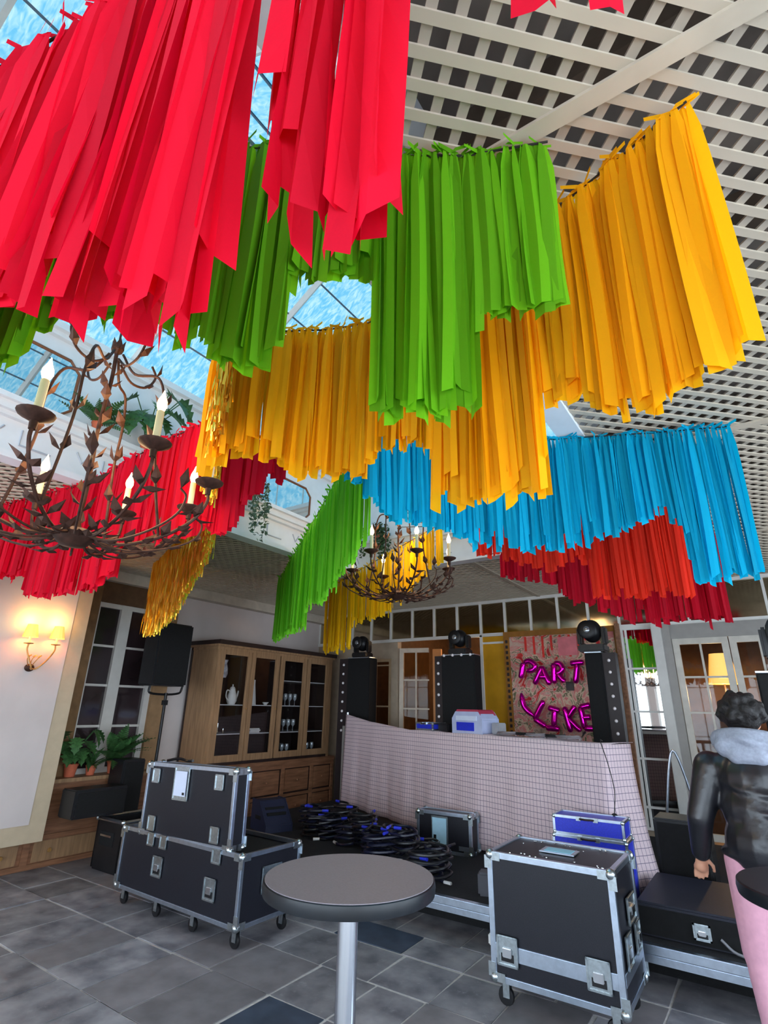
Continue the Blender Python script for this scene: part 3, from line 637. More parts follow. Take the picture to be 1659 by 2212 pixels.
# window on the far side wall
w = empty_struct('window_3')
struct(bx(XL, 3.38, .8, XL+.14, 3.55, 3.3).obj('trim_5', mat('brown_stone', (124, 92, 58), .7, var=.2))); struct(bx(XL, 3.55, 2.88, XL+.06, 4.75, 3.3).obj('trim_6', BROWN)); struct(bx(XL, 4.50, .8, XL+.12, 4.72, 2.88).obj('trim_7', mat('brown_stone2', (150, 118, 84), .7, var=.15)))
struct(bx(XL, 3.2, 3.16, XL+.16, YB, 3.3).obj('trim_8', mat('ceiling_trim', (200, 188, 172), .6)))
WINP = mat('window_paint', (200, 196, 190), .5, var=.05)
for y0, y1 in ((3.55, 3.60), (3.89, 4.04), (4.42, 4.50)): bx(XL, y0, .84, XL+.07, y1, 2.88).obj('stile', WINP, w)
bx(XL, 3.55, 2.82, XL+.065, 4.50, 2.88).obj('rail', WINP, w); bx(XL, 3.55, .84, XL+.065, 4.50, .90).obj('rail', WINP, w)
for a, b in ((3.60, 3.89), (4.04, 4.42)):
    zs_ = [.90, 1.37, 1.853, 2.335, 2.82]
    for z in zs_[1:-1]: bx(XL, a, z-.014, XL+.05, b, z+.014).obj('muntin', WINP, w)
    for c, d in zip(zs_, zs_[1:]): bx(XL+.012, a, c, XL+.02, b, d).obj('pane', mat('dark_pane', (46, 36, 38), .08, 0, var=.3, scale=2, spec=.6), w)
# wooden bench with drawers under the window
bn = thing('wooden_bench', 'low panelled wooden bench with drawers below the window', 'bench', (-6.68, 0, 0))
bx(-.31, .4, .0, 0, 4.9, .80).obj('carcass', OAKD, bn); bx(-.31, .4, .80, .03, 4.9, .84).obj('top', OAK, bn)
for z, h in ((.0, .05), (.26, .045), (.42, .03)): bx(0, .4, z, .018, 4.9, z+h).obj('rail', OAKD, bn)
for y in (.9, 2.0, 3.16, 4.3):
    bx(0, y, 0, .02, y+.07, .8).obj('stile', OAKD, bn)
for y0, y1 in ((1.0, 1.96), (2.1, 3.12), (3.27, 4.26)):
    d = bx(0, y0, .06, .014, y1, .25).obj('drawer', OAK, bn, bevel=.004)
    for ky in ((y0+.16), (y1-.16)): M().lathe([(.008, 0), (.01, .012), (.022, .02), (.018, .03)], 12, mx=Matrix.Translation((.014, ky, .155)) @ Matrix.Rotation(PI/2, 4, 'Y')).obj('knob', GILT, d)
for i, (y, tilt, lab, n, sz) in enumerate(((3.56, 0, 'terracotta pot plant on the window sill nearest the white panel', 12, .30), (3.80, .0, 'small low terracotta pot with trailing leaves between two taller pot plants', 12, .24), (4.08, .0, 'tall bushy plant in a terracotta pot beside the black speaker', 22, .46))):
    potted('potted_plant', lab, 'plant', (-6.80, y, .84), n, 'monstera' if i == 0 else 'fern', sz, seed=20+i, potr=(.075, .06, .08)[i], group='terracotta pot plants on the window sill', up=1.15)
# black speaker boxes
def black_box(name, label, cat, x0, y0, z0, x1, y1, z1, rz=0, grille='+x'):
    r = thing(name, label, cat, ((x0+x1)/2, (y0+y1)/2, z0), rz); dx, dy, h = (x1-x0)/2, (y1-y0)/2, z1-z0
    bx(-dx, -dy, 0, dx, dy, h).obj('body', BLACKP, r, bevel=.012)
    if grille == '+x': bx(dx, -dy+.03, .03, dx+.012, dy-.03, h-.03).obj('grille', BLACK, r)
    else: bx(-dx+.03, -dy-.012, .03, dx-.03, -dy, h-.03).obj('grille', BLACK, r)
    return r
b1 = black_box('monitor_speaker', 'black floor monitor resting on the rim of the open rack case below the pot plants', 'speaker', -6.36, 3.29, .512, -6.08, 3.87, .785)
black_box('subwoofer', 'upright black speaker box behind the tall flight case', 'speaker', -6.62, 3.93, .0, -6.34, 4.21, 1.02)
ps = thing('loudspeaker', 'black loudspeaker on a pole stand beside the display cabinet', 'speaker', (-6.45, 4.36, 0))
bx(-.16, -.27, 1.86, .16, .23, 2.65).obj('cabinet', BLACKP, ps, bevel=.02); bx(.16, -.25, 1.88, .175, .21, 2.63).obj('grille', BLACK, ps)
M().tube(bez([(.0, .25, 2.30), (0, .31, 2.27), (0, .29, 1.86), (0, .20, 1.77), (0, -.16, 1.77), (0, -.19, 1.86)], 6), .014, 8).obj('yoke', BLACKP, ps)
M().tube([(0, .06, .0), (0, .06, 1.78)], .019, 10).obj('pole', BLACKP, ps)
M().cbox((0, .06, 1.66), (.05, .06, .06)).obj('clamp', BLACKP, ps)
for a in (0.5, 2.6, 4.7): M().tube([(0, .06, .25), (.16*math.cos(a), .06+.16*math.sin(a), .01)], .011, 6).obj('leg', BLACKP, ps)

# ================================================================== DISPLAY CABINET
cb = thing('display_cabinet', 'large oak display cabinet with four glazed doors and drawers below', 'cabinet', (-6.35, 0, 0))
Y0, Y1 = 5.09, 7.66
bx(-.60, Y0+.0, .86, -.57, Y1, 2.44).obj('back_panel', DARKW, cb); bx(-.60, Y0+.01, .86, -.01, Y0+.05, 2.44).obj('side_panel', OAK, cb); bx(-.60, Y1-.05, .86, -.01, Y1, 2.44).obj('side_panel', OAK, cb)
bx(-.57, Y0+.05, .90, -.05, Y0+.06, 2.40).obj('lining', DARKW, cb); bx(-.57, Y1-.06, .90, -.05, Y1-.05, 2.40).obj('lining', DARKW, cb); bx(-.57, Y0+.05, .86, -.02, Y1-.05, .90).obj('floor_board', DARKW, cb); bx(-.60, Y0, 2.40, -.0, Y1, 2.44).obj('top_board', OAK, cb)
bx(-.62, Y0-.03, 2.44, .03, Y1+.03, 2.47).obj('cornice', OAK, cb); bx(-.62, Y0-.02, 2.47, .05, Y1+.05, 2.53).obj('cornice', DARKW, cb)
bx(-.57, 6.335, .90, -.03, 6.375, 2.40).obj('divider', DARKW, cb)
for z, a, b in ((1.25, Y0+.05, Y1-.05), (1.64, Y0+.05, Y1-.05), (2.02, 6.38, Y1-.05)): bx(-.56, a, z, -.05, b, z+.014).obj('shelf', mat('shelf_glass_white', (210, 210, 216), .2), cb)
dr = [(5.14, 5.74, 5.235, 5.67), (5.75, 6.34, 5.83, 6.25), (6.37, 6.985, 6.46, 6.90), (7.0, 7.61, 7.09, 7.49)]
for a, b, g0, g1 in dr:
    d = bx(-.03, a, .90, 0, g0, 2.40).obj('door', OAK, cb, bevel=.004)
    bx(-.03, g1, .90, 0, b, 2.40).obj('stile', OAK, d, bevel=.004); bx(-.03, g0, 2.335, 0, g1, 2.40).obj('rail', OAK, d, bevel=.004); bx(-.03, g0, .90, 0, g1, .99).obj('rail', OAK, d, bevel=.004)
    bx(-.016, g0, .99, -.012, g1, 2.335).obj('pane', GLASSD, d)
    M().ball((.008, b-.03, 1.6), .012, 8).obj('knob', GILT, d)
bx(-.60, Y0+.02, 0, -.03, Y1+.12, .80).obj('base', DARKW, cb); bx(-.62, Y0-.02, .80, .03, Y1+.14, .86).obj('counter', OAKD, cb, bevel=.01)
for z, h in ((.74, .06), (.345, .04), (.0, .06)): bx(-.02, Y0+.02, z, .01, Y1+.12, z+h).obj('rail', OAKD, cb)
for y in (5.11, 5.90, 6.56, 7.22, 7.74): bx(-.02, y, 0, .012, y+.055, .80).obj('stile', OAKD, cb)
for a, b in ((5.18, 5.88), (5.97, 6.54), (6.63, 7.20), (7.29, 7.73)):
    for z0, z1 in ((.395, .735), (.065, .34)):
        d = bx(-.04, a+.012, z0+.012, -.006, b-.012, z1-.012).obj('drawer', OAKD, cb, bevel=.006)
        M().ball((.008, (a+b)/2, (z0+z1)/2), .016, 8).obj('knob', OAKD, d)
def lathe_thing(name, label, cat, prof, loc, mt, group=None, n=16):
    return tag(M().lathe(prof, n).obj(name, mt, None, loc, smooth=True), label, cat, group)
tp = thing('coffee_pot', 'white porcelain coffee pot on the cabinet shelf', 'pot', (-6.47, 5.53, 1.655), .2)
M().lathe([(.05, 0), (.075, .05), (.07, .12), (.045, .19), (.04, .21)], 18).obj('body', PORC, tp, smooth=True); M().lathe([(.045, .21), (.03, .24), (.008, .25), (.012, .27), (.002, .28)], 14).obj('lid', PORC, tp, smooth=True)
M().tube(bez([(0, .06, .06), (0, .11, .1), (0, .14, .19)], 5), [.016]*5+[.012]*5+[.009], 8).obj('spout', PORC, tp); M().tube(bez([(0, -.05, .18), (0, -.12, .19), (0, -.13, .10), (0, -.065, .05)], 5), .009, 7).obj('handle', PORC, tp)
jg = thing('painted_jug', 'painted porcelain jug hanging high behind the first cabinet door', 'jug', (-6.50, 5.36, 2.02)); M().lathe([(.035, 0), (.055, .05), (.05, .13), (.03, .2), (.045, .25)], 14).obj('body', mat('painted_porcelain', (190, 190, 200), .3, var=.4, scale=25), jg, smooth=True)
M().tube([(-.05, 0, .25), (-.05, 0, .40)], .003, 4).obj('hook', WIRE, jg)
lathe_thing('bottle_vase', 'tall white conical vase behind the second cabinet door', 'vase', [(.055, 0), (.05, .05), (.02, .30), (.018, .36)], (-6.46, 5.93, 1.655), PORC)
tag(M().box(-.08, -.12, 0, .08, .12, .06).obj('white_dish', PORC, None, (-6.47, 5.98, 1.266), bevel=.02), 'low white rectangular dish on the lower cabinet shelf', 'dish')
lathe_thing('white_bowl', 'small white bowl beside the conical vase', 'bowl', [(.02, 0), (.05, .035), (.052, .04), (.02, .01)], (-6.45, 6.19, 1.655), PORC)
for y, h in ((5.31, .14), (5.41, .07)): lathe_thing('small_candlestick', 'slim silver candlestick on the lower shelf' if h > .1 else 'short silver cup on the lower shelf', 'ornament', [(.022, 0), (.008, .02), (.012, h)], (-6.44, y, 1.265), CHROME)
GL = mat('glassware', (190, 200, 210), .05, .3, var=.1, spec=1)
gm = M().lathe([(.028, 0), (.004, .006), (.004, .07), (.03, .10), (.034, .15), (.028, .18)], 10).mesh('wine_glass', GL, True)
for z in (.904, 1.265, 1.655):
    for i in range(4 if z != .904 else 3):
        for k in range(2):
            o = inst('wine_glass', gm, None, (-6.46-.12*k, 6.52+i*.11, z)); tag(o, 'stemmed glass standing behind the third cabinet door', 'glass', 'stemmed glasses in the display cabinet')
for i in range(3): tag(inst('wine_glass', gm, None, (-6.5, 7.14+i*.12, .904)), 'stemmed glass standing behind the fourth cabinet door', 'glass', 'stemmed glasses behind the fourth door')

# ================================================================== STAGE
ZS = .27
stg = thing('stage', 'low black carpeted stage platform with an aluminium edge', 'stage', (0, 0, 0))
bx(-5.92, 4.40, ZS-.04, XR-.3, 7.80, ZS).obj('deck', STAGE, stg)
bx(-4.3, 4.35, ZS-.05, XR-.3, 4.40, ZS).obj('edge_profile', ALU, stg, bevel=.004); bx(-4.3, 4.36, ZS-.10, XR-.3, 4.40, ZS-.055).obj('edge_profile', ALU, stg, bevel=.004)
for x in (-4.2, -2.6, -.9, .9, 2.4):
    for y in (4.95, 6.1, 7.6): bx(x-.03, y-.03, 0, x+.03, y+.03, ZS-.04).obj('leg', ALU, stg)
bx(-5.90, 4.6, 0, -5.86, 7.78, ZS-.04).obj('shade_skirt', BLACK, stg); bx(-5.85, 4.72, 0, XR-.3, 4.75, ZS-.04).obj('shade_skirt', BLACK, stg)  # front black sheet added for the dark shade under the stage

# ================================================================== DJ BOOTH
A = Vector((-5.50, 7.02, 0)); B = Vector((-1.22, 5.18, 0)); dv = (B-A).normalized(); nv = Vector((-dv.y, dv.x, 0))
dj = thing('booth_table', 'trestle table of the music booth below the checked cloth', 'table', (A.x, A.y, ZS), math.atan2(dv.y, dv.x))
LB = (B-A).length
bx(2.2, .04, 1.05, LB-.06, .36, 1.10).obj('tabletop', WHITEP, dj)
for x in (2.3, LB-.15):
    for y in (.06, .30): bx(x, y, 0, x+.05, y+.05, 1.05).obj('leg', ALU, dj)
for x in (-.0,): M().tube([(x, .03, 0), (x, .03, 1.30)], .022, 8).obj('pole', ALU, dj)
bx(-.10, .0, 0, -.05, .06, 1.1).obj('pole', GREYP, dj)
def check_mat():
    mt = bpy.data.materials.new('checked_cloth'); mt.use_nodes = True; N = mt.node_tree.nodes; L = mt.node_tree.links; b = N['Principled BSDF']
    uv = N.new('ShaderNodeUVMap'); sp = N.new('ShaderNodeSeparateXYZ'); L.new(uv.outputs[0], sp.inputs[0]); ms = []
    for k, per, th in ((0, .041, .09), (1, .050, .08)):
        d = N.new('ShaderNodeMath'); d.operation = 'DIVIDE'; d.inputs[1].default_value = per; L.new(sp.outputs[k], d.inputs[0])
        f = N.new('ShaderNodeMath'); f.operation = 'FRACT'; L.new(d.outputs[0], f.inputs[0])
        l = N.new('ShaderNodeMath'); l.operation = 'LESS_THAN'; l.inputs[1].default_value = th; L.new(f.outputs[0], l.inputs[0]); ms.append(l)
    mxn = N.new('ShaderNodeMath'); mxn.operation = 'MAXIMUM'; L.new(ms[0].outputs[0], mxn.inputs[0]); L.new(ms[1].outputs[0], mxn.inputs[1])
    mx = N.new('ShaderNodeMixRGB'); L.new(mxn.outputs[0], mx.inputs[0]); mx.inputs[1].default_value = (*s2l((220, 198, 204)), 1); mx.inputs[2].default_value = (*s2l((112, 102, 122)), 1)
    L.new(mx.outputs[0], b.inputs['Base Color']); b.inputs['Roughness'].default_value = .9; b.inputs['Specular IOR Level'].default_value = .1
    return mt
def cloth():
    nu, nv_ = 90, 14; me = bpy.data.meshes.new('booth_cloth'); vs = []; fs = []; uvs = []
    side = .36; tot = LB+side
    for i in range(nu+1):
        u = tot*i/nu
        if u <= LB: p = A+dv*u; out = -nv
        else:
            s = u-LB; p = B+nv*s; out = dv
        zt = interp([(0, 1.545), (.7, 1.46), (1.75, 1.385), (LB, 1.385), (tot, 1.385)], u); zb = interp([(0, .27), (.10, .30), (LB, .30), (tot, .285)], u)
        for j in range(nv_+1):
            f = j/nv_; z = zt+(zb-zt)*f; wv = (math.sin(u*9)*.018+math.sin(u*23+1)*.008)*f; fl_ = .13*f*f if u > LB-.1 else .04*f
            q = p+out*(wv+fl_); vs.append((q.x, q.y, z)); uvs.append((u, z))
    for i in range(nu):
        for j in range(nv_): a = i*(nv_+1)+j; fs.append((a, a+1, a+nv_+2, a+nv_+1))
    b = len(vs); nt = 24
    for i in range(nt+1):
        u = 1.75+(LB-1.75)*i/nt
        for j, s in enumerate((0, .2, .40)): q = A+dv*u+nv*s; vs.append((q.x, q.y, 1.386+(.012*math.sin(u*7) if j else 0))); uvs.append((u, 1.385+s))
    for i in range(nt):
        for j in (0, 1): a = b+i*3+j; fs.append((a, a+3, a+4, a+1))
    me.from_pydata(vs, [], fs); uvl = me.uv_layers.new(name='UVMap')
    for l in me.loops: uvl.data[l.index].uv = uvs[l.vertex_index]
    for p in me.polygons: p.use_smooth = True
    me.materials.append(check_mat()); o = inst('booth_cloth', me); so = o.modifiers.new('thick', 'SOLIDIFY'); so.thickness = .003
    return tag(o, 'pale checked cloth draped over the front of the music booth', 'cloth')
cloth()
zt_ = 1.392
def onbooth(u, s): q = A+dv*u+nv*s; return (q.x, q.y, zt_)
ang = math.atan2(dv.y, dv.x)
def small_case(name, label, loc, rz, L, W_, H, col, handle=True, group=None):
    r = thing(name, label, 'case', loc, rz, group)
    bx(-L/2+.006, -W_/2+.006, .006, L/2-.006, W_/2-.006, H-.006).obj('body', col, r)
    e = .018
    for sx in (-1, 1):
        for sy in (-1, 1): M().cbox((sx*(L/2-e/2), sy*(W_/2-e/2), H/2), (e, e, H-.03)).obj('edge_profile', ALU, r)
    for z in (e/2, H-e/2):
        for sy in (-1, 1): M().cbox((0, sy*(W_/2-e/2), z), (L-.03, e, e)).obj('edge_profile', ALU, r)
        for sx in (-1, 1): M().cbox((sx*(L/2-e/2), 0, z), (e, W_-.03, e)).obj('edge_profile', ALU, r)
    for sx in (-1, 1):
        for sy in (-1, 1):
            for z in (e*.7, H-e*.7): M().ball((sx*(L/2-e*.6), sy*(W_/2-e*.6), z), .017, 8).obj('corner_ball', STEEL, r)
    if handle:
        for hx in (-L*.12, L*.12): M().cbox((hx, -W_/2-.004, H-.012), (.035, .014, .03)).obj('latch', STEEL, r)
        M().tube(bez([(-L*.1, -W_/2-.012, H-.012), (0, -W_/2-.03, H-.012), (L*.1, -W_/2-.012, H-.012)], 4), .007, 6).obj('handle', DARKW, r)
    return r
small_case('equipment_case', 'small silver case with a blue front lying flat on the booth', onbooth(1.98, .16), ang, .36, .22, .09, BLUEC)
tag(M().cbox((0, 0, .045), (.20, .2, .09)).obj('mixer_box', BLACKP, None, onbooth(2.30, .2), (0, 0, ang), bevel=.012), 'small dark audio box just beside the flat silver case', 'box')
hb = thing('lamp_case', 'rounded silver case with red top and blue panel on the booth', 'case', onbooth(2.78, .2), ang)
oc = [(-.25, 0), (.25, 0), (.25, .15), (.19, .22), (-.19, .22), (-.25, .15)]
M().prism(oc, -.13, .13, 'xz').obj('body', mat('silver_plastic', (176, 184, 216), .4, var=.06), hb, bevel=.012)
M().prism([(-.21, .205), (.21, .205), (.17, .245), (-.17, .245)], -.12, .12, 'xz').obj('lid', mat('red_plastic', (176, 60, 84), .4), hb, bevel=.01)
M().cbox((-.02, -.134, .07), (.30, .01, .09)).obj('blue_panel', BLUEC, hb); M().cbox((.0, -.133, .16), (.36, .008, .05)).obj('band', PAPER, hb)
tag(M().cbox((0, 0, .06), (.12, .12, .12)).obj('power_box', mat('grey_plastic', (150, 150, 156), .5), None, onbooth(3.12, .25), (0, 0, ang), bevel=.01), 'small grey power box beside the rounded red-topped case', 'box')
for k in range(5):
    rr = random.Random(k+30); pts = [(.11*math.cos(t*.9)*(1+.2*rr.random()), .07*math.sin(t*.9)*(1+.3*rr.random()), .012+.004*t*.5) for t in range(15)]
    tag(M().tube(bez(pts, 3), .008, 6).obj('coiled_cable', BLACKP if k % 2 else mat('grey_cable', (120, 112, 116), .4), None, onbooth(3.40+k*.20, .10+.06*(k % 2)), (0, 0, ang)), 'coiled cable lying along the booth top below the balloon letters', 'cable', 'coiled cables on the booth top')
hs_ = thing('hanging_microphone', 'small black lapel microphone hanging by its cord over the cloth corner', 'microphone', onbooth(LB-.02, -.02))
M().tube(bez([(0, .05, .02), (0, -.02, .02), (.05, -.06, -.15), (.08, -.07, -.35), (.06, -.08, -.52)], 6), .004, 5).obj('cord', BLACKP, hs_); M().ball((.06, -.08, -.54), .028, 10).obj('capsule', BLACKP, hs_)
# ---- light totems with moving heads
def totem(label, loc, rz, W_, H, strip_side, lab2, bulbs=8, topb=0, hs=1.0, strw=.16, rzh=0):
    r = thing('light_totem', label, 'light stand', loc, rz, 'black light totems behind the booth')
    bx(-W_/2, -.10, 0, W_/2, .12, H).obj('column', BLACK, r, bevel=.012)
    sx = strip_side; x0 = sx*(W_/2); x1 = sx*(W_/2+strw)
    bx(min(x0, x1), -.06, 0, max(x0, x1), .10, H).obj('bulb_panel', mat('bulb_board', (38, 28, 30), .5), r)
    bm_ = M().ball((0, 0, 0), .021, 8).mesh('bulb', mat('frosted_bulb', (226, 218, 220), .25, spec=.8), True)
    for i in range(bulbs): inst('bulb', bm_, r, (sx*(W_/2+strw/2), -.075, H-.10-i*.145))
    for i in range(topb): inst('bulb', bm_, r, (-W_/2+.05+i*(W_/max(1, topb-1)*.8), -.11, H+.0))
    bx(-W_/2, -.10, H, W_/2+.0, .12, H+.012).obj('top_plate', ALU, r)
    h = thing('moving_head_light', lab2, 'stage light', (loc[0], loc[1], loc[2]+H+.012), rz+rzh, 'moving head stage lights')
    h.scale = (hs, hs, hs)
    bx(-.14, -.12, 0, .14, .12, .08).obj('base', BLACKP, h, bevel=.015)
    for s in (-1, 1): bx(s*.13-.025, -.06, .08, s*.13+.025, .06, .27).obj('yoke', BLACKP, h, bevel=.015)
    hd = M().ball((0, 0, .23), .125, 14, (.85, 1, 1)).obj('head', BLACKP, h, smooth=True)
    M().lathe([(.085, 0), (.10, .05), (.085, .06), (.02, .055)], 20, mx=Matrix.Translation((-.02, -.09, .235)) @ Matrix.Rotation(PI/2, 4, 'X')).obj('lens_ring', BLACKP, h, smooth=True)
    M().ball((-.02, -.125, .235), .055, 10, (1, .5, 1)).obj('lens', mat('lens_glass', (150, 156, 164), .05, .6), h, smooth=True)
    return r
totem('black light totem with a bulb strip next to the display cabinet', (-5.44, 7.32, ZS), 0, .45, 2.14, -1, 'moving head light on the totem next to the display cabinet', strw=.20)
totem('wide black light totem with a bulb strip before the open door', (-3.52, 7.1, ZS), 0, .52, 2.10, -1, 'moving head light on the wide totem before the open door', topb=4, strw=.13)
totem('narrow black light totem beside the balloon letters', (-1.765, 7.5, ZS), .0, .21, 2.10, 1, 'moving head light beside the balloon letters', bulbs=9, hs=1.2, strw=.16)
totem('tall black light totem behind the person', (.22, 4.85, ZS), .0, .50, 1.66, 1, 'moving head light on the totem behind the person', bulbs=0, hs=1.15)
# ---- balloon letters and backdrop
bd = thing('collage_backdrop', 'framed floral collage backdrop in red and pink behind the balloon letters', 'backdrop', (-2.36, YB-.06, .9))
def collage_mat():
    mt = bpy.data.materials.new('collage'); mt.use_nodes = True; N = mt.node_tree.nodes; L = mt.node_tree.links; b = N['Principled BSDF']
    tc = N.new('ShaderNodeTexCoord'); nz = N.new('ShaderNodeTexNoise'); nz.inputs['Scale'].default_value = 3.2; nz.inputs['Detail'].default_value = 5; nz.inputs['Distortion'].default_value = 2.2; L.new(tc.outputs['Object'], nz.inputs['Vector'])
    cr = N.new('ShaderNodeValToRGB'); L.new(nz.outputs['Fac'], cr.inputs[0]); cr.color_ramp.interpolation = 'EASE'
    els = cr.color_ramp.elements; els[0].position = .30; els[0].color = (*s2l((58, 40, 48)), 1); els[1].position = .72; els[1].color = (*s2l((150, 20, 34)), 1)
    for p, c in ((.38, (196, 168, 150)), (.46, (206, 120, 116)), (.50, (214, 186, 160)), (.55, (86, 92, 56)), (.58, (212, 160, 150)), (.63, (198, 38, 30))):
        e = els.new(p); e.color = (*s2l(c), 1)
    L.new(cr.outputs[0], b.inputs['Base Color']); b.inputs['Roughness'].default_value = .7; return mt
bx(-.81, 0, 0, .81, .04, 1.86).obj('picture', collage_mat(), bd)
bx(-.83, -.012, 1.80, .84, .05, 1.88).obj('frame', mat('ochre_frame', (150, 98, 30), .6, var=.15), bd); bx(-.83, -.012, 0, -.74, .05, 1.80).obj('frame', mat('ochre_frame', (150, 98, 30)), bd); bx(.78, -.012, 0, .84, .05, 1.80).obj('frame', mat('ochre_frame', (150, 98, 30)), bd)
blk = M()
for i in range(22): blk.box(-.80, -.02, .03+i*.08, -.765, -.01, .075+i*.08)
blk.obj('border_block', DARKW, bd)['kind'] = 'stuff'
bx(0.0, -.015, 1.50, .27, .0, 1.76).obj('pink_paper', mat('pink_paper', (228, 128, 138), .7, var=.1), bd); bx(.06, -.014, 1.02, .17, 0, 1.14).obj('dark_card', DARKW, bd)
for k in range(7): bx(-.50+k*.13, -.012, 1.58-(k % 3)*.05, -.47+k*.13, .0, 1.79).obj('red_reflection', mat('red_reflection', (214, 44, 34), .6), bd)  # red strips stand in for reflections along the top
LET = {'p': [[(-2.88, 2.09), (-2.83, 2.29)], [(-2.83, 2.29), (-2.74, 2.32), (-2.66, 2.26), (-2.69, 2.2), (-2.79, 2.18)]],
 'a': [[(-2.68, 2.01), (-2.56, 2.23)], [(-2.56, 2.23), (-2.47, 2.0)], [(-2.61, 2.1), (-2.5, 2.1)]],
 'r': [[(-2.4, 2.02), (-2.39, 2.27)], [(-2.39, 2.27), (-2.31, 2.27), (-2.27, 2.2), (-2.32, 2.15), (-2.39, 2.14)], [(-2.35, 2.14), (-2.26, 2.03)]],
 't': [[(-2.15, 2.27), (-1.98, 2.28)], [(-2.06, 2.27), (-2.11, 2.02)]],
 'y': [[(-2.89, 1.88), (-2.86, 1.7), (-2.73, 1.57)]],
 'l': [[(-2.58, 1.77), (-2.72, 1.54)], [(-2.72, 1.54), (-2.58, 1.45)]],
 'i': [[(-2.52, 1.69), (-2.38, 1.65)], [(-2.44, 1.66), (-2.47, 1.46)], [(-2.57, 1.43), (-2.40, 1.42)]],
 'k': [[(-2.3, 1.69), (-2.25, 1.4)], [(-2.16, 1.71), (-2.27, 1.56)], [(-2.27, 1.56), (-2.12, 1.41)]],
 'e': [[(-1.95, 1.73), (-2.08, 1.70)], [(-2.08, 1.70), (-2.05, 1.44)], [(-2.05, 1.44), (-1.91, 1.44)], [(-2.07, 1.57), (-1.96, 1.58)]]}
for k, st in LET.items():
    mm = M()
    for s_ in st:
        pts = bez([(x, 0, z) for x, z in s_], 4) if len(s_) > 2 else [Vector((s_[0][0], 0, s_[0][1])).lerp(Vector((s_[1][0], 0, s_[1][1])), f) for f in (-.06, 0, .1, .3, .5, .7, .9, 1, 1.06)]
        n = len(pts); rsx = [.041*(.35 if i in (0, n-1) else (.85 if i in (1, n-2) else 1)) for i in range(n)]
        mm.tube(pts, rsx, 10)
    o = mm.obj('balloon_letter', MAGENTA, None, (0, 7.74+(.03 if k in 'ik' else 0), 0), smooth=True)
    tag(o, 'magenta foil balloon letter %s%s' % (k.upper(), ' in the upper row' if k in 'part' else (' hanging crooked at the start of the lower row' if k in 'yl' else ' in the lower row')), 'balloon', 'magenta foil balloon letters')

# ================================================================== FLIGHT CASES
def flight_case(name, label, loc, rz, L, W_, H, open_top=False, casters=0, e=.03, tilt=0, body_h=None, group=None):
    r = thing(name, label, 'flight case', loc, rz, group)
    if tilt: r.rotation_euler = (0, tilt, rz)
    i = .008; t = .012
    if open_top:
        bx(-L/2+i, -W_/2+i, i, L/2-i, -W_/2+i+t, H-i).obj('side_panel', LAMIN, r); bx(-L/2+i, W_/2-i-t, i, L/2-i, W_/2-i, H-i).obj('side_panel', LAMIN, r)
        bx(-L/2+i, -W_/2+i+t, i, -L/2+i+t, W_/2-i-t, H-i).obj('side_panel', LAMIN, r); bx(L/2-i-t, -W_/2+i+t, i, L/2-i, W_/2-i-t, H-i).obj('side_panel', LAMIN, r)
        bx(-L/2+i+t, -W_/2+i+t, i, L/2-i-t, W_/2-i-t, H-.04 if body_h is None else body_h).obj('inner_tray', BLACK, r)
    else: bx(-L/2+i, -W_/2+i, i, L/2-i, W_/2-i, H-i).obj('body', LAMIN, r)
    for sx in (-1, 1):
        for sy in (-1, 1): M().cbox((sx*(L/2-e/2), sy*(W_/2-e/2), H/2), (e, e, H-.02)).obj('edge_profile', ALU, r, bevel=.003)
    for z in (e/2, H-e/2):
        for sy in (-1, 1): M().cbox((0, sy*(W_/2-e/2), z), (L-.02, e, e)).obj('edge_profile', ALU, r, bevel=.003)
        for sx in (-1, 1): M().cbox((sx*(L/2-e/2), 0, z), (e, W_-.02, e)).obj('edge_profile', ALU, r, bevel=.003)
    for sx in (-1, 1):
        for sy in (-1, 1):
            for z in (.018, H-.018):
                c = Vector((sx*(L/2-.016), sy*(W_/2-.016), z)); mm = M(); mm.ball(c, .030, 10)
                s2 = 1 if z > H/2 else -1
                mm.cbox(c+Vector((-sx*.035, sy*.016, -s2*.006)), (.07, .006, .045)); mm.cbox(c+Vector((sx*.016, -sy*.035, -s2*.006)), (.006, .07, .045)); mm.cbox(c+Vector((sx*.010, sy*.016, -s2*.04)), (.045, .006, .07))
                mm.obj('corner_ball', STEEL, r, smooth=True)
    for k in range(casters):
        for sy in (-1, 1):
            x = -L/2+.07+(L-.14)*k/(casters-1); c = M()
            c.box(x-.04, sy*(W_/2-.08)-.04, -.012, x+.04, sy*(W_/2-.08)+.04, 0); c.box(x-.028, sy*(W_/2-.08)-.022, -.09, x+.012, sy*(W_/2-.08)-.016, -.01); c.box(x-.028, sy*(W_/2-.08)+.016, -.09, x+.012, sy*(W_/2-.08)+.022, -.01)
            cc = c.obj('caster', STEEL, r)
            M().lathe([(.02, -.014), (.046, -.012), (.05, 0), (.046, .012), (.02, .014)], 16, mx=Matrix.Translation((x-.015, sy*(W_/2-.08), -.085)) @ Matrix.Rotation(PI/2, 4, 'X')).obj('wheel', BLACKP, cc, smooth=True)
    return r
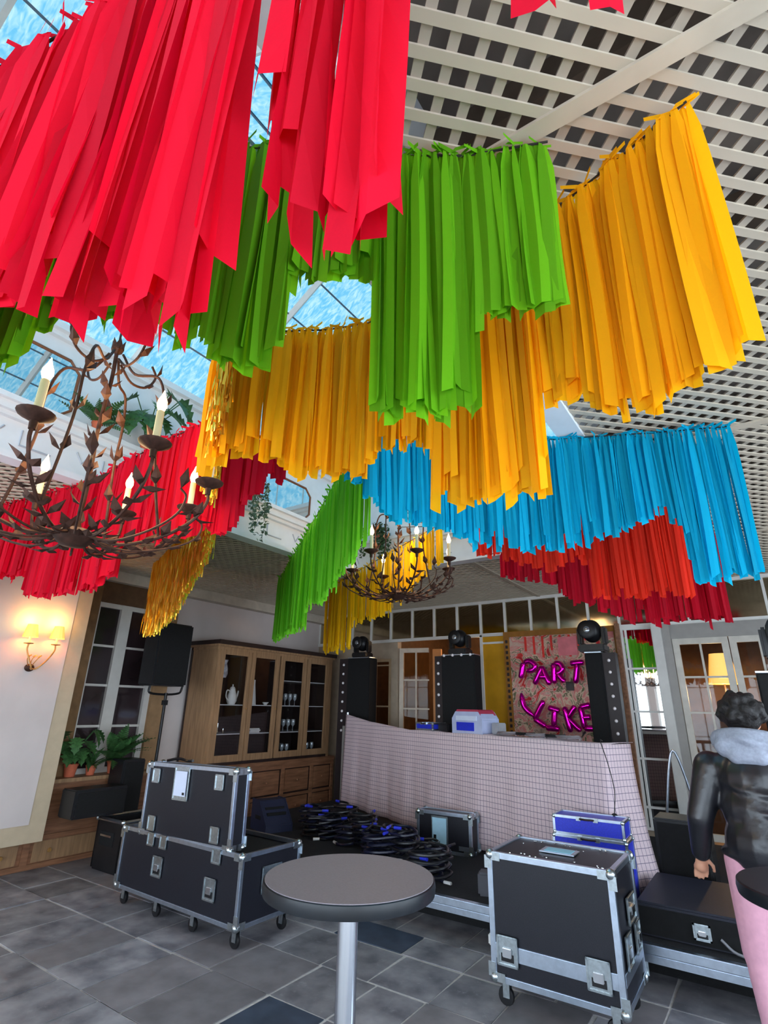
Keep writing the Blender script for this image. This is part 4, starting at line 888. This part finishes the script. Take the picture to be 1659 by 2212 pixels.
def plate(r, name, c, sx, sz, face='f', deep=True, W_=0, L=0, mt=STEEL):
    # recessed hardware dish on the front (-y) or end (+x)
    Mx = Matrix.Translation(c) if face == 'f' else Matrix.Translation(c) @ Matrix.Rotation(PI/2, 4, 'Z')
    mm = M()
    for a in ((-sx/2, -sz/2, sx/2, -sz/2+.014), (-sx/2, sz/2-.014, sx/2, sz/2), (-sx/2, -sz/2, -sx/2+.014, sz/2), (sx/2-.014, -sz/2, sx/2, sz/2)):
        mm.box(a[0], -.010, a[1], a[2], .004, a[3], mx=Mx)
    mm.box(-sx/2, -.004, -sz/2, sx/2, .004, sz/2, mx=Mx)
    o = mm.obj(name, mt, r, bevel=.003)
    if deep:
        M().box(-sx*.22, -.016, -sz*.20, sx*.22, -.004, sz*.12, mx=Mx).obj('catch', CHROME, o, bevel=.004)
        M().box(-sx*.30, -.006, -sz*.34, sx*.30, -.0045, -sz*.08, mx=Mx).obj('recess', BLACKP, o)
    return o
# long open case with the upright lid case in it
LC = dict(L=1.62, W_=.62, H=.47)
lc = flight_case('flight_case', 'long open flight case on castors holding an upright case', (-4.20, 3.50, .14), math.radians(-1.5), .0+LC['L'], LC['W_'], LC['H'], open_top=True, casters=4, body_h=.43)
for x, z, s in ((-.36, .47-.05, .10), (-.18, .47-.05, .10), (.52, .47-.05, .11)): plate(lc, 'latch_keeper', (x, -.31, z), s, .10, 'f', False)
for x, z in ((-.22, .24), (.48, .20)): plate(lc, 'butterfly_latch', (x, -.31, z), .14, .15)
plate(lc, 'handle_plate', (.81, .0, .27), .20, .18, 'e')
uc = flight_case('flight_case', 'tall upright flight case with a paper label standing inside the long open case', (-4.17, 3.275, .583), math.radians(-1.5), 1.22, .15, .575, tilt=math.radians(-1.2))
for x, z in ((-.46, .47), (.42, .47), (-.44, .10), (.42, .10)): plate(uc, 'latch_dish', (x, -.075, z), .11, .115, 'f', False)
plate(uc, 'label_frame', (-.08, -.075, .43), .21, .26, 'f', False)
lp = bx(-.16, -.089, .335, 0, -.085, .525).obj('paper_label', PAPER, uc); bx(-.04, -.0905, .345, -.01, -.0895, .365).obj('printed_mark', BLACKP, uc)
tr = M(); tr.tube(bez([(-.2, -.05, .58), (-.1, 0, .60), (.0, .02, .585), (.15, -.04, .60)], 4), .012, 5)
tag(tr.obj('cable_tie', BLACKP, None, (-4.45, 3.32, .585+.575-.585+.0), smooth=True), 'black strap lying on top of the tall upright case', 'strap')
bpy.data.objects['cable_tie'].location = (-4.4, 3.32, .583)
mt_ = thing('rack_case', 'small black open-top rack case behind the long flight case', 'flight case', (-6.00, 3.93, 0))
for s in (-1, 1): bx(s*.23-.008, -.25, .02, s*.23+.008, .25, .46).obj('side_panel', BLACKP, mt_)
bx(-.23, -.25, .02, .23, -.235, .46).obj('front_panel', BLACKP, mt_); bx(-.23, .235, .02, .23, .25, .46).obj('back_panel', BLACKP, mt_); bx(-.23, -.235, .0, .23, .235, .03).obj('bottom', BLACKP, mt_)
for s in (-1, 1): M().tube([(-.25, s*.25, .475), (.25, s*.25, .475)], .018, 6).obj('rim', ALU, mt_); M().tube([(s*.24, -.25, .475), (s*.24, .25, .475)], .018, 6).obj('rim', ALU, mt_)
for s in (-1, 1): M().ball((s*.24, -.25, .475), .026, 8).obj('corner_ball', STEEL, mt_)
M().cbox((-.02, -.26, .33), (.20, .02, .018)).obj('handle', CHROME, mt_); M().cbox((-.02, -.2505, .30), (.26, .006, .13)).obj('handle_dish', BLACK, mt_)
# boxy case beside the table
rc = flight_case('flight_case', 'boxy black flight case with a pale blue label on its lid, before the stage', (-1.275, 3.90, .14), math.radians(.5), .76, .56, .665, casters=2, e=.034)
for z in (.155,):
    for sy in (-1, 1): M().cbox((0, sy*.273, z), (.70, .018, .075)).obj('lid_band', ALU, rc, bevel=.003)
    for sx in (-1, 1): M().cbox((sx*.373, 0, z), (.018, .50, .06)).obj('lid_band', ALU, rc, bevel=.003)
for x in (-.27, .25): plate(rc, 'butterfly_latch', (x, -.286, .165), .13, .15)
for y in (-.12, .14): plate(rc, 'butterfly_latch', (.385, y, .26), .13, .16, 'e')
plate(rc, 'spring_handle', (.385, .05, .42), .20, .14, 'e')
lab = bx(-.11, -.07, .661, .11, .07, .668).obj('label_dish', ALU, rc, bevel=.002); bx(-.085, -.05, .668, .085, .05, .6695).obj('paper_label', mat('pale_blue_paper', (150, 208, 232), .5, var=.05), lab)
scr = M()
for i in range(26):
    rr = random.Random(i); scr.ball((rr.uniform(-.34, .34), rr.choice((-.22, -.19, .19, .22, rr.uniform(-.2, .2))), .660), .0055, 6)
scr.obj('rivets', CHROME, rc)['kind'] = 'stuff'
# small case with document pouch leaning on the stage
pc = flight_case('flight_case', 'small black case with a glossy document pouch in front of the checked cloth', (-3.0, 5.62, ZS), math.radians(3), .62, .20, .37, e=.03)
plate(pc, 'pouch_frame', (-.04, -.10, .20), .19, .26, 'f', False); bx(-.12, -.1125, .085, .04, -.1105, .315).obj('pouch', mat('pale_blue_pouch', (164, 206, 230), .25, var=.08), pc); bx(-.105, -.115, .10, -.075, -.1126, .16).obj('pouch_tag', BLACKP, pc); bx(.17, -.102, .045, .30, -.098, .085).obj('name_plate', ALU, pc)
small_case('blue_case', 'topmost of two stacked silver-edged blue cases in front of the booth', (-1.34, 4.95, ZS+.46), math.radians(1.5), .54, .26, .135, BLUEC, group='stacked blue cases')
small_case('blue_case', 'deep silver-edged blue case carrying another blue case', (-1.34, 4.95, ZS), math.radians(1.5), .56, .27, .46, BLUEC, group='stacked blue cases')
# floor wedge
wd = thing('floor_monitor', 'dark wedge stage monitor on the stage below the cabinet drawers', 'speaker', (-5.13, 5.20, ZS), math.radians(-20))
M().prism([(-.22, 0), (.20, 0), (.20, .08), (-.03, .31), (-.22, .31)], -.17, .17, 'xz').obj('body', mat('wedge_blue_black', (34, 38, 62), .5, var=.2, scale=120), wd, bevel=.01)
for s in (-1, 1): M().box(-.10, s*.17-.004, .12, .05, s*.17+.004, .16).obj('handle_slot', BLACK, wd)
for k in range(2): M().box(.03+.06*k, -.12, .215-.05*k, .06+.06*k, .12, .245-.05*k).obj('grille_slot', BLACK, wd)
# ---- cable heap
def coil(i, x, y, z, R, mt, seed):
    rr = random.Random(seed); r = thing('cable_coil', 'black coiled cable in the heap on the stage behind the round table', 'cable', (x, y, z), rr.uniform(0, 6), 'cable coils heaped on the stage')
    pts = [(R*(1+.12*math.sin(t*1.7+seed))*math.cos(t*.7), R*.72*(1+.1*math.cos(t*2.1))*math.sin(t*.7), .012+.006*t+rr.uniform(-.006, .006)) for t in range(34)]
    M().tube(bez(pts, 2), .0125, 6).obj('cord', mt, r, smooth=True)
    for k, cm in enumerate((BLUEC, PORC)):
        e = pts[0 if k else -1]; M().tube([e, (e[0]+.05, e[1]-.05, e[2])], .014, 8).obj('plug', cm if rr.random() < .7 else BLACKP, r)
CB1 = mat('cable_black', (20, 20, 26), .35, var=.2); CB2 = mat('cable_navy', (24, 26, 48), .35, var=.2)
for i in range(28):
    rr = random.Random(60+i); u = i/27; x = -4.72+u*2.15+rr.uniform(-.1, .1); y = interp([(0, 5.45), (.45, 5.30), (.6, 5.0), (1, 4.70)], u)+rr.uniform(-.22, .22)
    coil(i, x, y, ZS+rr.choice((0, 0, .06, .11)), rr.uniform(.12, .2), CB1 if i % 3 else CB2, i+1)
pb = thing('power_strip', 'dark power box with dangling plug at the stage edge behind the boxy flight case', 'power box', (-2.08, 4.62, ZS), .3)
bx(-.10, -.07, 0, .10, .07, .16).obj('body', mat('power_grey', (70, 70, 78), .5), pb, bevel=.015); M().tube(bez([(.05, -.07, .1), (.06, -.2, .06), (.02, -.28, -.02), (.02, -.29, -.16)], 6), .009, 6).obj('cord', BLACKP, pb); M().cbox((.02, -.29, -.19), (.045, .035, .07)).obj('plug', PORC, pb, bevel=.008)
# ---- subs on stage
sb = thing('subwoofer', 'big dark bass cabinet lying on the stage edge beneath the leaning hand', 'speaker', (-.62, 4.90, ZS))
bx(-.36, -.40, 0, .36, .44, .19).obj('body', mat('sub_blue_black', (36, 38, 52), .55, var=.25, scale=150), sb, bevel=.012); bx(-.35, -.412, .015, .35, -.40, .165).obj('grille', BLACK, sb)
plate(sb, 'socket_plate', (.02, -.414, .085), .10, .09, 'f', True); M().tube(bez([(.12, -.42, .07), (.2, -.44, .02), (.34, -.45, .02), (.5, -.43, .06)], 5), .008, 6).obj('cord', mat('grey_cord', (130, 130, 136), .5), sb)
black_box('monitor_speaker', 'black speaker cabinet with a curved handle standing behind the bass cabinet', 'speaker', -.98, 5.50, ZS, -.58, 5.85, ZS+.55, 0, '-y')
hd_ = thing('folding_stand', 'bent grey tube stand before the mirror bay', 'stand', (-.92, 6.9, ZS))
M().tube(bez([(-.2, 0, 0), (-.14, 0, .5), (-.02, .05, 1.0), (.10, .05, .55), (.16, 0, .05)], 6), .014, 7).obj('tube_frame', ALU, hd_); M().tube([(-.2, 0, .02), (.16, 0, .05)], .012, 7).obj('foot_bar', ALU, hd_)

# ================================================================== ROUND TABLES
TOPM = mat('table_laminate', (124, 117, 124), .5, var=.08, scale=160)
def bistro(label, loc, top):
    r = thing('bistro_table', label, 'table', loc, group='round standing tables')
    M().lathe([(.275, 1.055), (.294, 1.06), (.297, 1.08), (.294, 1.098), (.29, 1.10)], 64).obj('table_edge', mat('table_edge_dark', (14, 20, 27), .35, var=.2), r, smooth=True)
    M().lathe([(.289, 1.1), (.289, 1.1025)], 64).obj('tabletop', top, r)
    M().lathe([(.034, .03), (.034, 1.055)], 28).obj('pole', mat('brushed_pole', (200, 206, 216), .22, 1.0, var=.05, scale=6, stretch=(8, 8, .3)), r, smooth=True)
    M().lathe([(.24, 0), (.24, .012), (.08, .03), (.034, .04)], 40).obj('base', CHROME, r, smooth=True)
bistro('grey-topped round standing table on a chrome pole', (-1.305, 1.722, 0), TOPM)
bistro('dark round standing table in front of the person', (.085, 2.60, 0), mat('table_dark', (38, 36, 40), .4, var=.1))

# ================================================================== PERSON
def remesh(name, m_, mt, vox, parent, smooth=3):
    me = m_.mesh(name, mt); o = bpy.data.objects.new(name+'_tmp', me); C.objects.link(o)
    rm = o.modifiers.new('r', 'REMESH'); rm.mode = 'VOXEL'; rm.voxel_size = vox; rm.use_smooth_shade = True
    if smooth: sm = o.modifiers.new('s', 'SMOOTH'); sm.factor = .5; sm.iterations = smooth
    dg = bpy.context.evaluated_depsgraph_get(); ev = o.evaluated_get(dg); me2 = bpy.data.meshes.new_from_object(ev)
    bpy.data.objects.remove(o); me2.materials.clear(); me2.materials.append(mt)
    for p in me2.polygons: p.use_smooth = True
    return inst(name, me2, parent)
def cap(mm, a, b, ra, rb, flat=1.0):
    a, b = Vector(a), Vector(b); mm.tube([a.lerp(b, i/6) for i in range(7)], [ra+(rb-ra)*i/6 for i in range(7)], 14, flat=flat); mm.ball(a, ra, 12); mm.ball(b, rb, 12)
SKIN = mat('skin', (206, 150, 122), .5, var=.08); HAIR = mat('dark_hair', (26, 22, 22), .6, var=.4, scale=60, bump=.6)
LEATH = mat('black_leather', (30, 30, 36), .32, var=.3, scale=12, bump=.35, spec=.6); HOODM = mat('grey_hoodie', (150, 156, 172), .9, var=.12, scale=60, bump=.3); PANTS = mat('pink_chinos', (214, 158, 178), .8, var=.06, scale=30); SHOE = mat('white_shoes', (210, 208, 205), .6)
pr = thing('person', 'person in a black leather jacket and pink trousers leaning over the stage edge', 'person', (-.13, 3.80, 0), math.radians(-4))
body = M()
HP = [(-.10, 0, .92), (.10, 0, .92)]; KN = [(-.13, .03, .50), (.13, .06, .50)]; AN = [(-.10, -.06, .09), (.14, -.02, .09)]
CH = Vector((0, .06, 1.30)); NK = Vector((.0, .10, 1.47)); HD = Vector((-.02, .17, 1.615))
for i in range(2):
    cap(body, HP[i], KN[i], .075, .055); cap(body, KN[i], AN[i], .053, .036); cap(body, AN[i], (AN[i][0], AN[i][1]+.16, .04), .036, .03)
cap(body, (0, 0, .95), CH, .11, .13, .8); cap(body, CH, NK, .12, .05, .8); cap(body, NK, HD, .052, .055)
body.ball(HD, .1, 16, (.78, .95, 1.15)); body.ball(HD+Vector((.02, .10, -.035)), .02, 8, (.7, 1, 1.1)); body.ball(HD+Vector((.01, .055, -.08)), .05, 10, (.9, 1, .8))
for s in (-1, 1): body.ball(HD+Vector((s*.078, .0, -.01)), .024, 8, (.4, .8, 1.3))
SH = [(-.215, .06, 1.36), (.215, .06, 1.36)]; EL = [(-.30, .0, 1.10), (.30, .08, 1.10)]; WR = [(-.345, .10, .90), (.30, .30, .94)]
for i in range(2):
    cap(body, SH[i], EL[i], .05, .042); cap(body, EL[i], WR[i], .04, .028)
    w_ = Vector(WR[i]); d = (w_-Vector(EL[i])).normalized(); sd = Vector((1, 0, 0))
    pal = w_+d*.075; cap(body, w_, pal, .028, .034, .55)
    nrm = sd.cross(d).normalized()
    for k, l in enumerate((.066, .075, .07, .055)):
        b0 = pal+sd*(-.03+.02*k); b1 = b0+d*l*.5+nrm*.0; b2 = b1+d*l*.42-nrm*(.018 if i == 0 else -.018); cap(body, b0, b1, .0095, .009); cap(body, b1, b2, .009, .0075)
    th0 = w_+d*.03+sd*(.03 if i == 0 else -.03); cap(body, th0, th0+d*.035+sd*(.03 if i == 0 else -.03), .012, .0105); cap(body, th0+d*.035+sd*(.03 if i == 0 else -.03), th0+d*.07+sd*(.035 if i == 0 else -.035), .0105, .0085)
remesh('body', body, SKIN, .0075, pr, 2)
tro = M()
for i in range(2): cap(tro, HP[i], KN[i], .118, .085); cap(tro, KN[i], (AN[i][0], AN[i][1], .12), .078, .062)
cap(tro, (-.06, -.01, .93), (.06, -.01, .93), .125, .125); cap(tro, (0, 0, .92), (0, .01, 1.0), .17, .165, .8)
remesh('trousers', tro, PANTS, .012, pr, 4)
jk = M()
cap(jk, (0, .01, 1.0), (0, .04, 1.16), .20, .195, .75); cap(jk, (0, .04, 1.16), CH, .195, .19, .78); cap(jk, (-.13, .06, 1.35), (.13, .06, 1.35), .10, .10); cap(jk, CH, (0, .08, 1.42), .16, .11, .8)
for i in range(2): cap(jk, SH[i], EL[i], .088, .068); cap(jk, EL[i], Vector(EL[i]).lerp(Vector(WR[i]), .93), .068, .05)
for k, (z, y) in enumerate(((1.08, -.135), (1.18, -.12), (1.27, -.105))): jk.tube(bez([(-.15, y+.07, z+.03), (-.05, y-.01, z), (.08, y-.012, z-.015), (.16, y+.07, z+.02)], 4), .018, 8)
jk.tube([(.205*math.cos(a), .01+.155*math.sin(a), .955) for a in [2*PI*i/20 for i in range(21)]], .022, 8)
remesh('leather_jacket', jk, LEATH, .011, pr, 3)
hm = M(); hm.tube([(.135*math.cos(a), .07+.12*math.sin(a), 1.495+.03*math.cos(a+1.8)) for a in [2*PI*i/22 for i in range(23)]], .058, 10); cap(hm, (-.10, -.045, 1.48), (.10, -.045, 1.48), .06, .06); cap(hm, (-.05, -.07, 1.445), (.05, -.07, 1.445), .055, .055); hm.tube(bez([(-.13, -.02, 1.53), (-.03, -.10, 1.53), (.06, -.10, 1.50), (.13, -.03, 1.51)], 4), .024, 8)
remesh('hood', hm, HOODM, .010, pr, 2)
hr = M(); hr.ball(HD+Vector((0, -.022, .035)), .115, 14, (.92, .95, .92)); rr = random.Random(2)
for k in range(110):
    a = rr.uniform(0, 2*PI); b_ = rr.uniform(-.25, 1.3); d = Vector((math.cos(a)*math.cos(b_), math.sin(a)*math.cos(b_), math.sin(b_)))
    if d.y > .45 and d.z < .5: continue
    hr.ball(HD+Vector((0, -.022, .035))+d*rr.uniform(.095, .118), rr.uniform(.014, .028), 7)
remesh('hair', hr, HAIR, .009, pr, 1)
for i in range(2):
    sm_ = M(); cap(sm_, (AN[i][0], AN[i][1]-.03, .045), (AN[i][0], AN[i][1]+.18, .04), .045, .038); o = remesh('shoe', sm_, SHOE, .012, pr, 2)
